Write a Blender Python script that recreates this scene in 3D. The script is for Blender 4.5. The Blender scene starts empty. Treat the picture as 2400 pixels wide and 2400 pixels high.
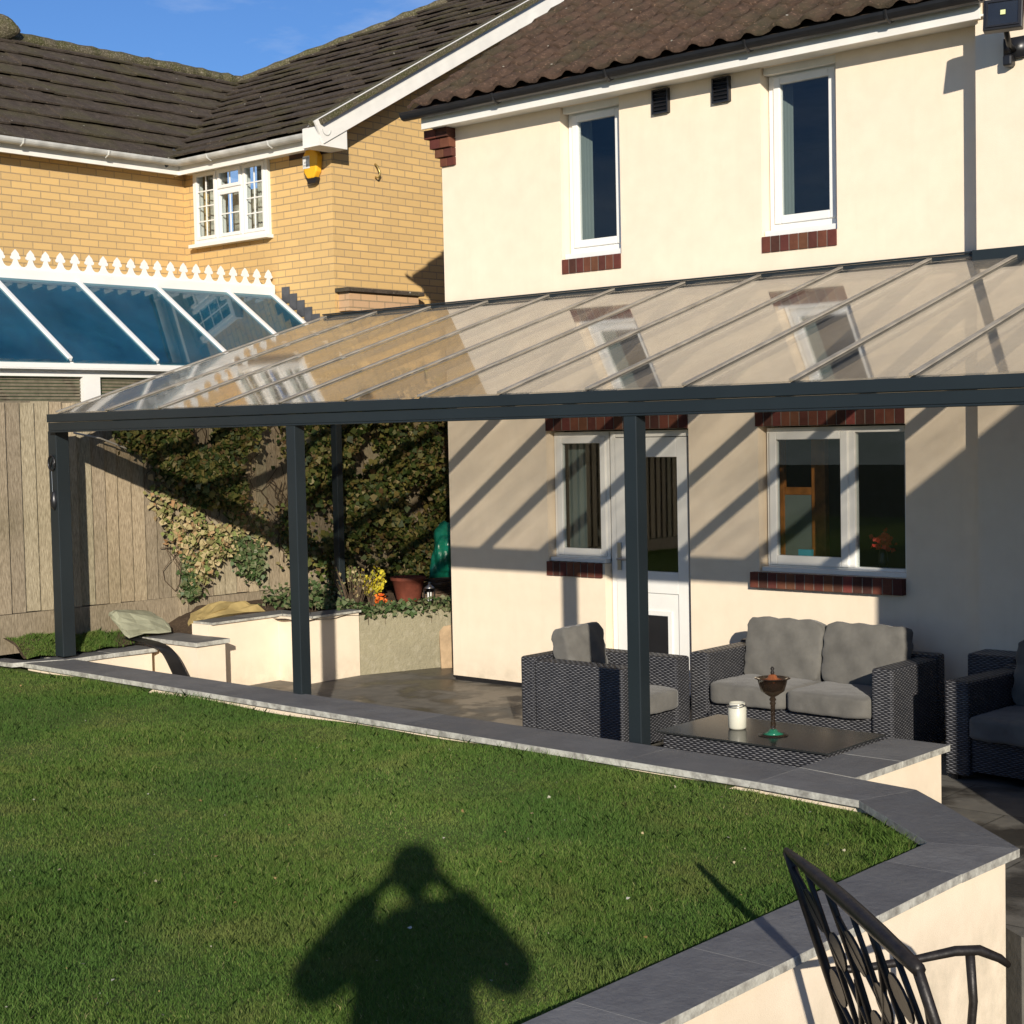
import bpy, bmesh, math, random
import numpy as np
from mathutils import Vector, Matrix
random.seed(7); RNG = np.random.default_rng(11)
SC = bpy.context.scene
COL = SC.collection
UP = Vector((0, 0, 1))

# ------------------------------------------------------------------ camera, light, sky
CAMP = Vector((9.5232, -9.9874, 2.1433))
cr = Vector((0.750721525, 0.6602822, -0.0210857)); cu = Vector((-0.01711118, 0.05134249, 0.9985345)); cw = Vector((-0.66039715, 0.74926054, -0.04984212))
cam = bpy.data.objects.new("camera", bpy.data.cameras.new("camera")); COL.objects.link(cam)
cam.matrix_world = Matrix(((cr.x, cu.x, -cw.x, CAMP.x), (cr.y, cu.y, -cw.y, CAMP.y), (cr.z, cu.z, -cw.z, CAMP.z), (0, 0, 0, 1)))
cam.data.sensor_fit = 'HORIZONTAL'; cam.data.sensor_width = 36; cam.data.lens = 55.77
cam.data.clip_start = .05; cam.data.clip_end = 2000
SC.camera = cam
SUN = Vector((-2.87, 2.9, -1.23)).normalized()
sl = bpy.data.lights.new("sun", 'SUN'); sl.energy = 5.0; sl.angle = math.radians(.55); sl.color = (1, .915, .785)
so = bpy.data.objects.new("sun", sl); COL.objects.link(so); so.rotation_euler = SUN.to_track_quat('-Z', 'Y').to_euler(); so.location = (20, -20, 15)
wd = bpy.data.worlds.new("World"); SC.world = wd; wd.use_nodes = True
nt = wd.node_tree; bg = nt.nodes['Background']
sky = nt.nodes.new('ShaderNodeTexSky'); sky.sky_type = 'NISHITA'; sky.sun_disc = False
sky.sun_elevation = math.radians(16.8); sky.sun_rotation = math.atan2(-SUN.x, -SUN.y)
sky.air_density = 1.0; sky.dust_density = 0.; sky.ozone_density = 4.5
mxs = nt.nodes.new('ShaderNodeMix'); mxs.data_type = 'RGBA'; mxs.blend_type = 'MULTIPLY'; mxs.inputs[0].default_value = 1; mxs.inputs[7].default_value = (.86, 1.04, 1.36, 1)
tc = nt.nodes.new('ShaderNodeTexCoord'); mp = nt.nodes.new('ShaderNodeMapping'); mp.inputs['Scale'].default_value = (2, 2, 7); nz = nt.nodes.new('ShaderNodeTexNoise'); nz.inputs['Scale'].default_value = 2.2; nz.inputs['Detail'].default_value = 7; nz.inputs['Roughness'].default_value = .62
rr_ = nt.nodes.new('ShaderNodeValToRGB'); rr_.color_ramp.elements[0].position = .46; rr_.color_ramp.elements[0].color = (0, 0, 0, 1); rr_.color_ramp.elements[1].position = .8; rr_.color_ramp.elements[1].color = (.55, .55, .55, 1)
mc = nt.nodes.new('ShaderNodeMix'); mc.data_type = 'RGBA'; mc.inputs[7].default_value = (9, 9.6, 10.5, 1)
nt.links.new(tc.outputs['Generated'], mp.inputs[0]); nt.links.new(mp.outputs[0], nz.inputs['Vector']); nt.links.new(nz.outputs[0], rr_.inputs[0]); nt.links.new(rr_.outputs[0], mc.inputs[0])
nt.links.new(sky.outputs[0], mxs.inputs[6]); nt.links.new(mxs.outputs[2], mc.inputs[6]); nt.links.new(mc.outputs[2], bg.inputs[0]); bg.inputs[1].default_value = .075
SC.view_settings.view_transform = 'Standard'; SC.view_settings.look = 'None'
SC.view_settings.exposure = .19; SC.view_settings.gamma = 1
SC.cycles.transparent_max_bounces = 32; SC.cycles.max_bounces = 10
SC.cycles.use_denoising = True

# ------------------------------------------------------------------ materials
class N:
    "tiny node helper"
    def __init__(s, name):
        s.m = bpy.data.materials.new(name); s.m.use_nodes = True; s.t = s.m.node_tree; s.t.nodes.clear()
        s.out = s.t.nodes.new('ShaderNodeOutputMaterial')
    def n(s, typ, **kw):
        o = s.t.nodes.new('ShaderNode' + typ)
        for k, v in kw.items():
            if k[0] == 'i' and k[1:].isdigit(): s.set(o.inputs[int(k[1:])], v)
            elif k.startswith('in_'): s.set(o.inputs[k[3:].replace('_', ' ')], v)
            else: setattr(o, k, v)
        return o
    def set(s, inp, v):
        if isinstance(v, bpy.types.NodeSocket): s.t.links.new(v, inp)
        elif isinstance(v, bpy.types.Node): s.t.links.new(v.outputs[0], inp)
        else:
            if isinstance(v, (tuple, list)) and len(v) == 3 and inp.type == 'RGBA': v = (*v, 1)
            inp.default_value = v
    def math(s, op, a, b=0): 
        return s.n('Math', operation=op, i0=a, i1=b).outputs[0]
    def mix(s, f, a, b, bt='MIX'):
        o = s.t.nodes.new('ShaderNodeMix'); o.data_type = 'RGBA'; o.blend_type = bt
        s.set(o.inputs[0], f); s.set(o.inputs[6], a); s.set(o.inputs[7], b); return o.outputs[2]
    def ramp(s, f, *st):
        o = s.t.nodes.new('ShaderNodeValToRGB'); e = o.color_ramp.elements
        while len(e) < len(st): e.new(.5)
        for el, (p, c) in zip(e, st): el.position = p; el.color = (*c, 1) if isinstance(c, tuple) else (c, c, c, 1)
        s.set(o.inputs[0], f); return o.outputs[0]
    def pos(s): return s.n('NewGeometry').outputs['Position']
    def noise(s, v, sc, det=4, rough=.55, stretch=None):
        if stretch: v = s.n('Mapping', in_Vector=v, in_Scale=stretch).outputs[0]
        return s.n('TexNoise', in_Vector=v, in_Scale=sc, in_Detail=det, in_Roughness=rough).outputs[0]
    def bump(s, h, st=.3, d=.01, nrm=None):
        o = s.n('Bump', in_Strength=st, in_Distance=d, in_Height=h)
        if nrm is not None: s.set(o.inputs['Normal'], nrm)
        return o.outputs[0]
    def bsdf(s, col, rough=.6, metal=0, spec=.5, nrm=None, **kw):
        o = s.n('BsdfPrincipled'); s.set(o.inputs['Base Color'], col); s.set(o.inputs['Roughness'], rough)
        s.set(o.inputs['Metallic'], metal); s.set(o.inputs['Specular IOR Level'], spec)
        if nrm is not None: s.set(o.inputs['Normal'], nrm)
        for k, v in kw.items(): s.set(o.inputs[k.replace('_', ' ')], v)
        s.t.links.new(o.outputs[0], s.out.inputs[0]); return o

def simple(name, c, rough=.6, metal=0, spec=.5, var=.12, sc=6, bump=0, bsc=60, c2=None):
    m = N(name); p = m.pos(); f = m.noise(p, sc)
    c2 = c2 or tuple(x * (1 - 2 * var) for x in c)
    col = m.ramp(f, (.3, c2), (.7, c))
    nb = m.bump(m.noise(p, bsc, 3), bump, .004) if bump else None
    m.bsdf(col, rough, metal, spec, nb); return m.m

def uv_wall(m):   # (x+y, z): runs along either axis-aligned wall
    s = m.n('SeparateXYZ', i0=m.pos())
    return m.n('CombineXYZ', i0=m.math('ADD', s.outputs[0], s.outputs[1]), i1=s.outputs[2]).outputs[0], s

def mk_render():
    m = N('cream_render'); p = m.pos()
    big = m.noise(p, .9, 5, .6); mid = m.noise(p, 6, 4)
    c = m.ramp(big, (.3, (.76, .645, .50)), (.55, (.81, .685, .525)), (.75, (.79, .695, .54)))
    c = m.mix(.25, c, m.ramp(mid, (.35, (.71, .595, .455)), (.65, (.86, .745, .585))))
    drip = m.noise(p, 3, 3, .5, (6, 6, .35)); c = m.mix(m.ramp(drip, (.55, 0.), (.85, .16)), c, (.62, .53, .39)); gz = m.n('SeparateXYZ', i0=p).outputs[2]; c = m.mix(m.math('MULTIPLY', m.ramp(gz, (.02, 1.), (.28, 0.)), m.ramp(m.noise(p, 5, 5, .7), (.35, 0.), (.7, .6))), c, (.42, .37, .27)); c = m.mix(m.ramp(m.noise(p, 2.1, 7, .75), (.58, 0.), (.72, .3)), c, (.72, .62, .46))
    m.bsdf(c, .92, 0, .2, m.bump(m.noise(p, 170, 4, .7), .35, .004)); return m.m
def mk_brick(name, ca, cb, cm, w=.225, h=.075, mort=.0055, dirt=.3):
    m = N(name); uv, s = uv_wall(m); p = m.pos()
    b = m.n('TexBrick', in_Vector=uv, in_Scale=1, in_Mortar_Size=mort, in_Mortar_Smooth=.15, in_Bias=0, in_Brick_Width=w, in_Row_Height=h, in_Color1=ca, in_Color2=cb, in_Mortar=cm)
    c = m.mix(m.ramp(m.noise(p, 1.1, 4), (.35, 0.), (.75, dirt)), b.outputs[0], tuple(x * .72 for x in ca))
    c = m.mix(m.ramp(m.noise(p, 45, 4), (.4, 0.), (.8, .45)), c, tuple(x * 1.12 for x in cb))
    h1 = m.math('SUBTRACT', 1, b.outputs['Fac'])
    hh = m.math('ADD', h1, m.math('MULTIPLY', m.noise(p, 90, 4), .35))
    m.bsdf(c, .9, 0, .2, m.bump(hh, .8, .008)); return m.m
def mk_island(name, cols, rough=.85, grain=None, bump=.4, spec=.3, dirt=.25):
    "each loose piece of the mesh (a brick, a board, a slab) gets its own shade"
    m = N(name); p = m.pos(); r = m.n('NewGeometry').outputs['Random Per Island']
    st = [(i / max(1, len(cols) - 1), c) for i, c in enumerate(cols)]
    c = m.ramp(r, *st)
    g = m.noise(p, 14, 6, .62, grain) if grain else m.noise(p, 18, 5, .6)
    c = m.mix(m.ramp(g, (.35, dirt * 1.6), (.68, 0.)), c, m.mix(1., c, (.42, .40, .37), 'MULTIPLY'))
    g2 = m.noise(p, 1.6, 4); c = m.mix(m.ramp(g2, (.45, 0.), (.75, dirt)), c, m.mix(1., c, (.6, .62, .55), 'MULTIPLY'))
    m.bsdf(c, rough, 0, spec, m.bump(g, bump, .006)); return m.m
def mk_tiles(name, ca, cb, moss, mossamt, gauge=.3):
    m = N(name); p = m.pos(); r = m.n('NewGeometry').outputs['Random Per Island']
    f = m.noise(p, 9, 6, .7)
    c = m.ramp(f, (.3, ca), (.7, cb))
    c = m.mix(m.ramp(m.noise(p, 1.7, 5, .65), (.48, 0.), (.66, mossamt)), c, moss)
    c = m.mix(m.ramp(m.noise(p, 38, 4, .7), (.58, 0.), (.70, .75)), c, tuple(min(1, x * 2.4) for x in cb))
    c = m.mix(m.ramp(m.n('TexVoronoi', in_Vector=p, in_Scale=5.5).outputs['Distance'], (.045, 1.), (.07, 0.)), c, (.42, .4, .33))
    m.bsdf(c, .95, 0, .15, m.bump(m.noise(p, 34, 5, .75), .9, .02)); return m.m
def mk_fabric():
    m = N('grey_fabric'); p = m.pos()
    c = m.ramp(m.noise(p, 7, 5), (.3, (.105, .10, .09)), (.7, (.155, .148, .132)))
    w = m.noise(p, 320, 2)
    m.bsdf(c, .95, 0, .1, m.bump(m.math('ADD', m.noise(p, 12, 4), m.math('MULTIPLY', w, .25)), .55, .012), Sheen_Weight=.15); return m.m
def mk_rattan():
    m = N('grey_rattan'); uv, s = uv_wall(m); p = m.pos()
    # weave on faces: u along the wall (x-y works on faces turned either way), v = height
    u = m.n('CombineXYZ', i0=m.math('ADD', s.outputs[0], m.math('MULTIPLY', s.outputs[1], 1.0)), i1=m.math('ADD', s.outputs[2], m.math('MULTIPLY', s.outputs[1], 0.0))).outputs[0]
    s2 = m.n('SeparateXYZ', i0=u); U, Vv = s2.outputs[0], s2.outputs[1]
    vr = m.math('DIVIDE', Vv, .0115); row = m.math('FLOOR', vr); st = m.math('ABSOLUTE', m.math('SINE', m.math('MULTIPLY', vr, math.pi)))
    wv = m.math('SINE', m.math('ADD', m.math('MULTIPLY', U, math.pi / .023), m.math('MULTIPLY', row, math.pi)))
    h = m.math('MULTIPLY', st, m.math('ADD', .55, m.math('MULTIPLY', wv, .45)))
    rn = m.n('TexWhiteNoise', noise_dimensions='1D', i1=row) ; rn.inputs['W'].default_value = 0; m.t.links.new(row, rn.inputs['W'])
    c = m.ramp(h, (.08, (.022, .022, .026)), (.45, (.085, .087, .097)), (.95, (.165, .168, .18)))
    c = m.mix(m.ramp(m.noise(p, 22, 4), (.4, 0.), (.68, .6)), c, m.mix(1., c, (1.7, 1.65, 1.55), 'MULTIPLY'))
    c = m.mix(m.ramp(m.noise(p, 3, 4), (.4, 0.), (.7, .4)), c, m.mix(1., c, (.6, .6, .62), 'MULTIPLY'))
    m.bsdf(c, .48, 0, .45, m.bump(h, 1., .012)); return m.m
def mk_glass(name, tint=(.97, .97, .97), rough=.0, dirt=0., dcol=(.5, .45, .35), ior=1.5, streak=None, bays=None):
    m = N(name); fc_ = m.n('LayerWeight', in_Blend=.5).outputs['Facing']; fr = m.math('ADD', ((ior - 1) / (ior + 1)) ** 2, m.math('MULTIPLY', m.math('POWER', fc_, 5), .9))
    tr = m.n('BsdfTransparent', in_Color=tint).outputs[0]; gl = m.n('BsdfGlossy', in_Color=(1, 1, 1), in_Roughness=rough).outputs[0]
    mx = m.n('MixShader', i0=fr, i1=tr, i2=gl).outputs[0]
    if dirt:
        p = m.pos(); f = m.ramp(m.noise(p, 2.2, 5, .65, streak), (.3, dirt * .5), (.75, dirt * 1.5))
        if bays:
            u = m.math('FRACT', m.math('DIVIDE', m.math('SUBTRACT', m.n('SeparateXYZ', i0=p).outputs[0], bays[0]), bays[1]))
            msk = m.ramp(u, (.05, 0.), (.17, 0.), (.2, 1.), (.97, 1.)); f = m.math('MULTIPLY', f, m.math('ADD', m.math('MULTIPLY', msk, .95), .05))
            tcol = m.mix(msk, (.985, .985, .98), tint); m.set(tr.node.inputs[0], tcol)
        df = m.n('BsdfDiffuse', in_Color=dcol).outputs[0]; tl = m.n('BsdfTranslucent', in_Color=dcol).outputs[0]
        dm = m.n('MixShader', i0=.4, i1=df, i2=tl).outputs[0]
        mx = m.n('MixShader', i0=f, i1=mx, i2=dm).outputs[0]
    m.t.links.new(mx, m.out.inputs[0]); return m.m
def mk_attr(name, stops, rough=.7, spec=.25, trans=0., nsc=1.2, namt=.5, dark=(.5, .5, .45)):
    "leaf / blade material: per-leaf random value in attribute 'rnd'"
    m = N(name); a = m.n('Attribute', attribute_name='rnd').outputs['Fac']; p = m.pos()
    c = m.ramp(a, *stops)
    c = m.mix(m.ramp(m.noise(p, nsc, 4, .6), (.38, 0.), (.7, namt)), c, m.mix(1., c, dark, 'MULTIPLY'))
    if name == 'grass_blades': c = m.mix(m.ramp(m.noise(p, 2.3, 5, .7), (.48, 0.), (.64, .5)), c, (.25, .26, .08)); c = m.mix(m.ramp(m.noise(p, .8, 4), (.48, 0.), (.6, .6)), c, (.075, .165, .035))
    b = m.bsdf(c, rough, 0, spec)
    if trans:
        tl = m.n('BsdfTranslucent', in_Color=c).outputs[0]
        mx = m.n('MixShader', i0=trans, i1=b.outputs[0], i2=tl).outputs[0]; m.t.links.new(mx, m.out.inputs[0])
    return m.m
def mk_paving():
    m = N('patio_stone'); p = m.pos()
    b = m.n('TexBrick', in_Vector=p, in_Scale=1, in_Mortar_Size=.006, in_Mortar_Smooth=.2, in_Brick_Width=.9, in_Row_Height=.6, in_Color1=(.15, .14, .12), in_Color2=(.11, .105, .092), in_Mortar=(.04, .037, .03))
    wet = m.ramp(m.noise(p, 1.5, 5, .6), (.46, 0.), (.56, 1.))
    c = m.mix(m.ramp(m.noise(p, 9, 5), (.35, 0.), (.7, .45)), b.outputs[0], (.22, .205, .17))
    c = m.mix(m.math('MULTIPLY', wet, .8), c, (.025, .021, .016))
    rg = m.math('SUBTRACT', .8, m.math('MULTIPLY', wet, .45))
    m.bsdf(c, rg, 0, .4, m.bump(m.math('ADD', m.math('SUBTRACT', 1, b.outputs['Fac']), m.noise(p, 25, 4)), .4, .006)); return m.m
def mk_slate():
    m = N('slate_coping'); p = m.pos(); r = m.n('NewGeometry').outputs['Random Per Island']
    c = m.ramp(r, (0., (.125, .127, .13)), (.5, (.165, .165, .166)), (1., (.205, .203, .198)))
    c = m.mix(m.ramp(m.noise(p, 3.5, 6, .7), (.42, 0.), (.62, .5)), c, (.10, .10, .105))
    c = m.mix(m.ramp(m.noise(p, 11, 5, .7), (.62, 0.), (.74, .4)), c, (.25, .245, .22))
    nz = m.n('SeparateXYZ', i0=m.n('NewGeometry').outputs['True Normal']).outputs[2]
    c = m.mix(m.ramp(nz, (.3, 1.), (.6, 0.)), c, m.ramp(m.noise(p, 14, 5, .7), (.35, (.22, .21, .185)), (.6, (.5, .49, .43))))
    m.bsdf(c, m.ramp(m.noise(p, 5, 4), (.3, .5), (.7, .75)), 0, .35, m.bump(m.noise(p, 22, 5, .7), .55, .01)); return m.m
def mk_ground(name, a, b, c3, sc=3):
    m = N(name); p = m.pos()
    c = m.mix(m.ramp(m.noise(p, sc, 6, .65), (.4, 0.), (.62, 1.)), a, b)
    c = m.mix(m.ramp(m.noise(p, sc * 11, 5, .7), (.5, 0.), (.7, .8)), c, c3)
    m.bsdf(c, .95, 0, .15, m.bump(m.noise(p, sc * 16, 5, .7), .9, .02)); return m.m

M = {}
M['render'] = mk_render()
M['yellow'] = mk_brick('yellow_brick', (.66, .44, .18), (.55, .37, .16), (.34, .25, .15), .225, .075, .0055)
M['dkbrick'] = mk_brick('brown_brick', (.11, .06, .04), (.08, .045, .032), (.06, .055, .05))
M['redbrick'] = mk_island('red_brick', [(.075, .028, .02), (.13, .035, .025), (.17, .07, .035), (.06, .022, .017), (.21, .05, .04)], .8, bump=.6)
M['mortar'] = simple('mortar', (.2, .18, .15), .95)
M['tile_y'] = mk_tiles('concrete_tile', (.05, .039, .03), (.105, .083, .064), (.10, .092, .04), .55)
M['tile_c'] = mk_tiles('clay_tile', (.05, .034, .025), (.115, .072, .05), (.06, .055, .033), .65)
M['moss'] = mk_ground('moss', (.10, .085, .055), (.07, .07, .025), (.40, .35, .25), 5)
M['upvc'] = simple('white_upvc', (.80, .79, .75), .35, 0, .5, .04, 3)
M['woodwhite'] = simple('white_painted_board', (.80, .78, .72), .55, 0, .4, .07, 4, .2)
M['guttergrey'] = simple('weathered_white_gutter', (.60, .60, .56), .4, 0, .5, .22, 5)
M['black'] = simple('black_plastic', (.016, .016, .018), .35, 0, .5, .2)
M['anth'] = simple('anthracite_aluminium', (.016, .0225, .026), .42, 0, .42, .1, 2)
M['alu'] = simple('pale_glazing_bead', (.33, .30, .25), .5, 0, .4, .2, 8)
M['slate'] = mk_slate()
M['patio'] = mk_paving()
M['fence'] = mk_island('fence_timber', [(.38, .30, .195), (.48, .39, .27), (.29, .24, .175), (.54, .44, .30), (.41, .36, .25)], .9, (13, 13, 1.3), .7, .2, .6)
M['fabric'] = mk_fabric(); M['rattan'] = mk_rattan()
M['roofglass'] = mk_glass('canopy_glass', (.85, .835, .805), .05, .24, (.50, .455, .38), 1.5, (1.2, .35, 1), (-1.471, .67))
M['pane'] = mk_glass('window_glass', (.9, .93, .93), 0, 0)
M['consglass'] = mk_glass('conservatory_glass', (.30, .52, .56), .005, .30, (.05, .24, .40), 1.75)
M['tabletop'] = simple('table_glass', (.03, .032, .032), .16, 0, .12, .2, 8)
M['clearglass'] = mk_glass('clear_glass', (.93, .95, .94), 0, 0)
M['smokeglass'] = mk_glass('amber_glass', (.45, .2, .1), .02, .06, (.4, .15, .06))
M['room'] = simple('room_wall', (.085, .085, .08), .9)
M['curtain'] = simple('net_curtain', (.16, .185, .17), .9, 0, .2, .06, 3)
M['lace'] = simple('lace_curtain', (.55, .52, .44), .9, 0, .2, .3, 14)
M['grass'] = mk_attr('grass_blades', [(0., (.085, .165, .03)), (.45, (.14, .235, .047)), (.8, (.22, .29, .075)), (.93, (.32, .31, .11)), (1., (.45, .4, .2))], .75, .12, .35, .9, .6, (.6, .68, .5))
M['ivy'] = mk_attr('ivy_leaves', [(0., (.03, .06, .013)), (.35, (.075, .11, .024)), (.6, (.16, .17, .045)), (.8, (.28, .24, .07)), (.9, (.17, .10, .045)), (1., (.42, .37, .18))], .55, .35, .18, 2.2, .75, (.5, .45, .38))
M['ivydry'] = mk_attr('dry_ivy', [(0., (.13, .18, .05)), (.4, (.28, .25, .10)), (.75, (.45, .36, .2)), (1., (.34, .18, .08))], .8, .2, .1, 2, .4)
M['ivygreen'] = mk_attr('fresh_ivy', [(0., (.04, .075, .02)), (.5, (.075, .12, .04)), (1., (.2, .19, .1))], .55, .35, .15, 2, .4)
M['yleaf'] = mk_attr('yellow_leaves', [(0., (.5, .42, .03)), (.6, (.75, .62, .04)), (1., (.35, .35, .05))], .6, .3, .3, 3, .2)
M['oleaf'] = mk_attr('orange_petals', [(0., (.75, .1, .02)), (.6, (.85, .25, .03)), (1., (.6, .08, .02))], .6, .3, .2, 3, .2)
M['twig'] = simple('twig_bark', (.12, .085, .055), .9, 0, .2, .2, 30, .5)
M['trunk'] = simple('bark', (.13, .085, .06), .9, 0, .2, .3, 12, .8, 40)
M['soil'] = mk_ground('soil', (.06, .042, .028), (.10, .07, .045), (.17, .12, .08), 5)
M['turf'] = mk_ground('turf_base', (.08, .13, .03), (.10, .135, .035), (.12, .105, .045), 4)
M['far'] = mk_ground('outer_ground', (.05, .06, .025), (.07, .075, .035), (.08, .07, .04), .6)
M['dark_path'] = mk_paving()
M['conc'] = mk_ground('bare_concrete', (.30, .27, .18), (.26, .235, .16), (.36, .325, .235), 1.3)
M['castiron'] = simple('dark_cast_metal', (.028, .023, .02), .45, .3, .5, .3, 25, .3)
M['stonegrey'] = simple('pale_green_stone', (.36, .36, .25), .9, 0, .2, .2, 6, .6)
M['stoneyel'] = simple('yellow_sandstone', (.52, .39, .16), .9, 0, .2, .2, 6, .6)
M['terracotta'] = simple('terracotta', (.20, .055, .032), .7, 0, .3, .2, 14, .2)
M['greenbag'] = simple('green_plastic', (.012, .27, .17), .3, 0, .5, .3, 10, .5, 14)
M['ply'] = simple('plywood', (.46, .33, .2), .8, 0, .2, .2, 9, .2)
M['orange'] = simple('orange_plastic', (.85, .44, .02), .4, 0, .5, .05)
M['label'] = simple('label_white', (.75, .75, .72), .6)
M['ink'] = simple('grey_print', (.14, .13, .13), .7)
M['brass'] = simple('brass', (.55, .42, .16), .35, .8)
M['steel'] = simple('steel', (.5, .5, .5), .3, .9)
M['cream_glaze'] = simple('cream_glaze', (.66, .64, .52), .3, 0, .5, .08)
M['candle'] = simple('copper_lustre', (.55, .18, .07), .25, .6, .5, .2, 20)
M['greenglass'] = simple('green_glass_base', (.02, .16, .09), .15)
M['darkstrip'] = simple('strip_black', (.012, .012, .013), .55, 0, .4, .3, 8, .4, 20)  # black of the strip that stands in for the shadow-like band
M['wood_in'] = simple('orange_timber', (.42, .15, .03), .5, 0, .4, .25, 10)
M['cyan'] = simple('cyan_card', (.08, .42, .5), .6)
M['red'] = simple('red_petals', (.6, .03, .02), .6)
M['tv'] = simple('screen_black', (.01, .01, .012), .2)
M['cable'] = simple('pale_cable', (.5, .47, .42), .5)
M['cloth_dark'] = simple('dark_coat', (.03, .032, .04), .9)
M['skin'] = simple('skin', (.45, .26, .18), .6)
M['hair'] = simple('brown_hair', (.05, .03, .02), .7)
M['blind'] = simple('brown_blind', (.2, .17, .12), .8, 0, .2, .2, 20)
M['lead'] = simple('lead_flashing', (.085, .09, .10), .6, 0, .4, .2, 8, .3)

# ------------------------------------------------------------------ mesh builder
def ob(name, mesh_or_none, mat=None, parent=None, label=None, cat=None, group=None, kind=None):
    o = bpy.data.objects.new(name, mesh_or_none); COL.objects.link(o)
    if mat is not None and mesh_or_none is not None: o.data.materials.append(mat)
    if parent is not None: o.parent = parent
    for k, v in (('label', label), ('category', cat), ('group', group), ('kind', kind)):
        if v: o[k] = v
    return o
def thing(name, loc, label, cat, rz=0, group=None):
    e = ob(name, None, label=label, cat=cat, group=group); e.location = loc; e.rotation_euler = (0, 0, rz)
    e.empty_display_size = .1; bpy.context.view_layer.update(); return e
class MB:
    def __init__(s): s.v = []; s.f = []
    def add(s, vs, fs):
        b = len(s.v); s.v += [tuple(x) for x in vs]; s.f += [tuple(b + i for i in f) for f in fs]; return s
    def box(s, a, b, M4=None):
        (x0, y0, z0), (x1, y1, z1) = a, b
        if x0 > x1: x0, x1 = x1, x0
        if y0 > y1: y0, y1 = y1, y0
        if z0 > z1: z0, z1 = z1, z0
        vs = [Vector(q) for q in ((x0, y0, z0), (x1, y0, z0), (x1, y1, z0), (x0, y1, z0), (x0, y0, z1), (x1, y0, z1), (x1, y1, z1), (x0, y1, z1))]
        if M4: vs = [M4 @ q for q in vs]
        return s.add(vs, [(0, 3, 2, 1), (4, 5, 6, 7), (0, 1, 5, 4), (1, 2, 6, 5), (2, 3, 7, 6), (3, 0, 4, 7)])
    def prism(s, poly, z0, z1):
        a = sum(poly[i][0] * poly[(i + 1) % len(poly)][1] - poly[(i + 1) % len(poly)][0] * poly[i][1] for i in range(len(poly)))
        if a < 0: poly = poly[::-1]
        n = len(poly); vs = [(x, y, z0) for x, y in poly] + [(x, y, z1) for x, y in poly]
        return s.add(vs, [tuple(range(n))[::-1], tuple(range(n, 2 * n))] + [(i, (i + 1) % n, n + (i + 1) % n, n + i) for i in range(n)])
    def extr(s, pts, d):
        "polygon given in 3D, thickened by vector d"
        n = len(pts); pts = [Vector(q) for q in pts]; d = Vector(d)
        nn = Vector((0, 0, 0))
        for i in range(n): nn += pts[i].cross(pts[(i + 1) % n])
        if nn.dot(d) < 0: pts = pts[::-1]
        vs = pts + [q + d for q in pts]
        return s.add(vs, [tuple(range(n))[::-1], tuple(range(n, 2 * n))] + [(i, (i + 1) % n, n + (i + 1) % n, n + i) for i in range(n)])
    def bar(s, p, q, w, h, up=UP):
        p = Vector(p); q = Vector(q); d = (q - p); L = d.length; d.normalize(); r = d.cross(up); r.normalize(); u = r.cross(d)
        M4 = Matrix((( d.x, r.x, u.x, p.x), (d.y, r.y, u.y, p.y), (d.z, r.z, u.z, p.z), (0, 0, 0, 1)))
        return s.box((0, -w / 2, -h / 2), (L, w / 2, h / 2), M4)
    def tube(s, pts, r, n=8, cap=True):
        pts = [Vector(q) for q in pts]; rs = r if isinstance(r, (list, tuple)) else [r] * len(pts)
        b = len(s.v); ref = None
        for i, q in enumerate(pts):
            d = (pts[min(i + 1, len(pts) - 1)] - pts[max(i - 1, 0)]).normalized()
            if ref is None: ref = d.cross(UP) if abs(d.z) < .95 else d.cross(Vector((1, 0, 0)))
            ref = (ref - d * ref.dot(d)).normalized(); o2 = d.cross(ref)
            for k in range(n):
                a = 2 * math.pi * k / n; s.v.append(tuple(q + (ref * math.cos(a) + o2 * math.sin(a)) * rs[i]))
        for i in range(len(pts) - 1):
            for k in range(n):
                k2 = (k + 1) % n; s.f.append((b + i * n + k, b + i * n + k2, b + (i + 1) * n + k2, b + (i + 1) * n + k))
        if cap: s.f.append(tuple(b + k for k in range(n))[::-1]); s.f.append(tuple(b + (len(pts) - 1) * n + k for k in range(n)))
        return s
    def lathe(s, c, prof, n=24):
        b = len(s.v)
        for r, z in prof:
            for k in range(n):
                a = 2 * math.pi * k / n; s.v.append((c[0] + r * math.cos(a), c[1] + r * math.sin(a), c[2] + z))
        for i in range(len(prof) - 1):
            for k in range(n):
                k2 = (k + 1) % n; s.f.append((b + i * n + k, b + i * n + k2, b + (i + 1) * n + k2, b + (i + 1) * n + k))
        s.f.append(tuple(b + k for k in range(n))[::-1]); s.f.append(tuple(b + (len(prof) - 1) * n + k for k in range(n)))
        return s
    def build(s, name, mat, parent=None, bevel=0, smooth=False, **kw):
        me = bpy.data.meshes.new(name)
        off = Vector((0, 0, 0))
        if parent is not None and not kw.pop('local', False): 
            inv = parent.matrix_world.inverted(); vs = [tuple(inv @ Vector(q)) for q in s.v]
        elif parent is None and not kw.pop('local', False) and s.v:
            a = np.array(s.v); off = Vector((float(a[:, 0].mean()), float(a[:, 1].mean()), float(a[:, 2].min()))); vs = [tuple(Vector(q) - off) for q in s.v]
        else: vs = s.v; kw.pop('local', None)
        me.from_pydata(vs, [], s.f); me.update()
        o = ob(name, me, mat, parent, **kw)
        if parent is None: o.location = off
        if smooth: me.shade_smooth()
        if bevel:
            md = o.modifiers.new('b', 'BEVEL'); md.width = bevel; md.segments = 2; md.limit_method = 'ANGLE'; md.angle_limit = math.radians(40)
        if parent is None: bpy.context.view_layer.update()
        else: bpy.context.view_layer.update()
        return o
def struct(mb, name, mat, **kw): return mb.build(name, mat, kind='structure', **kw)
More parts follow.
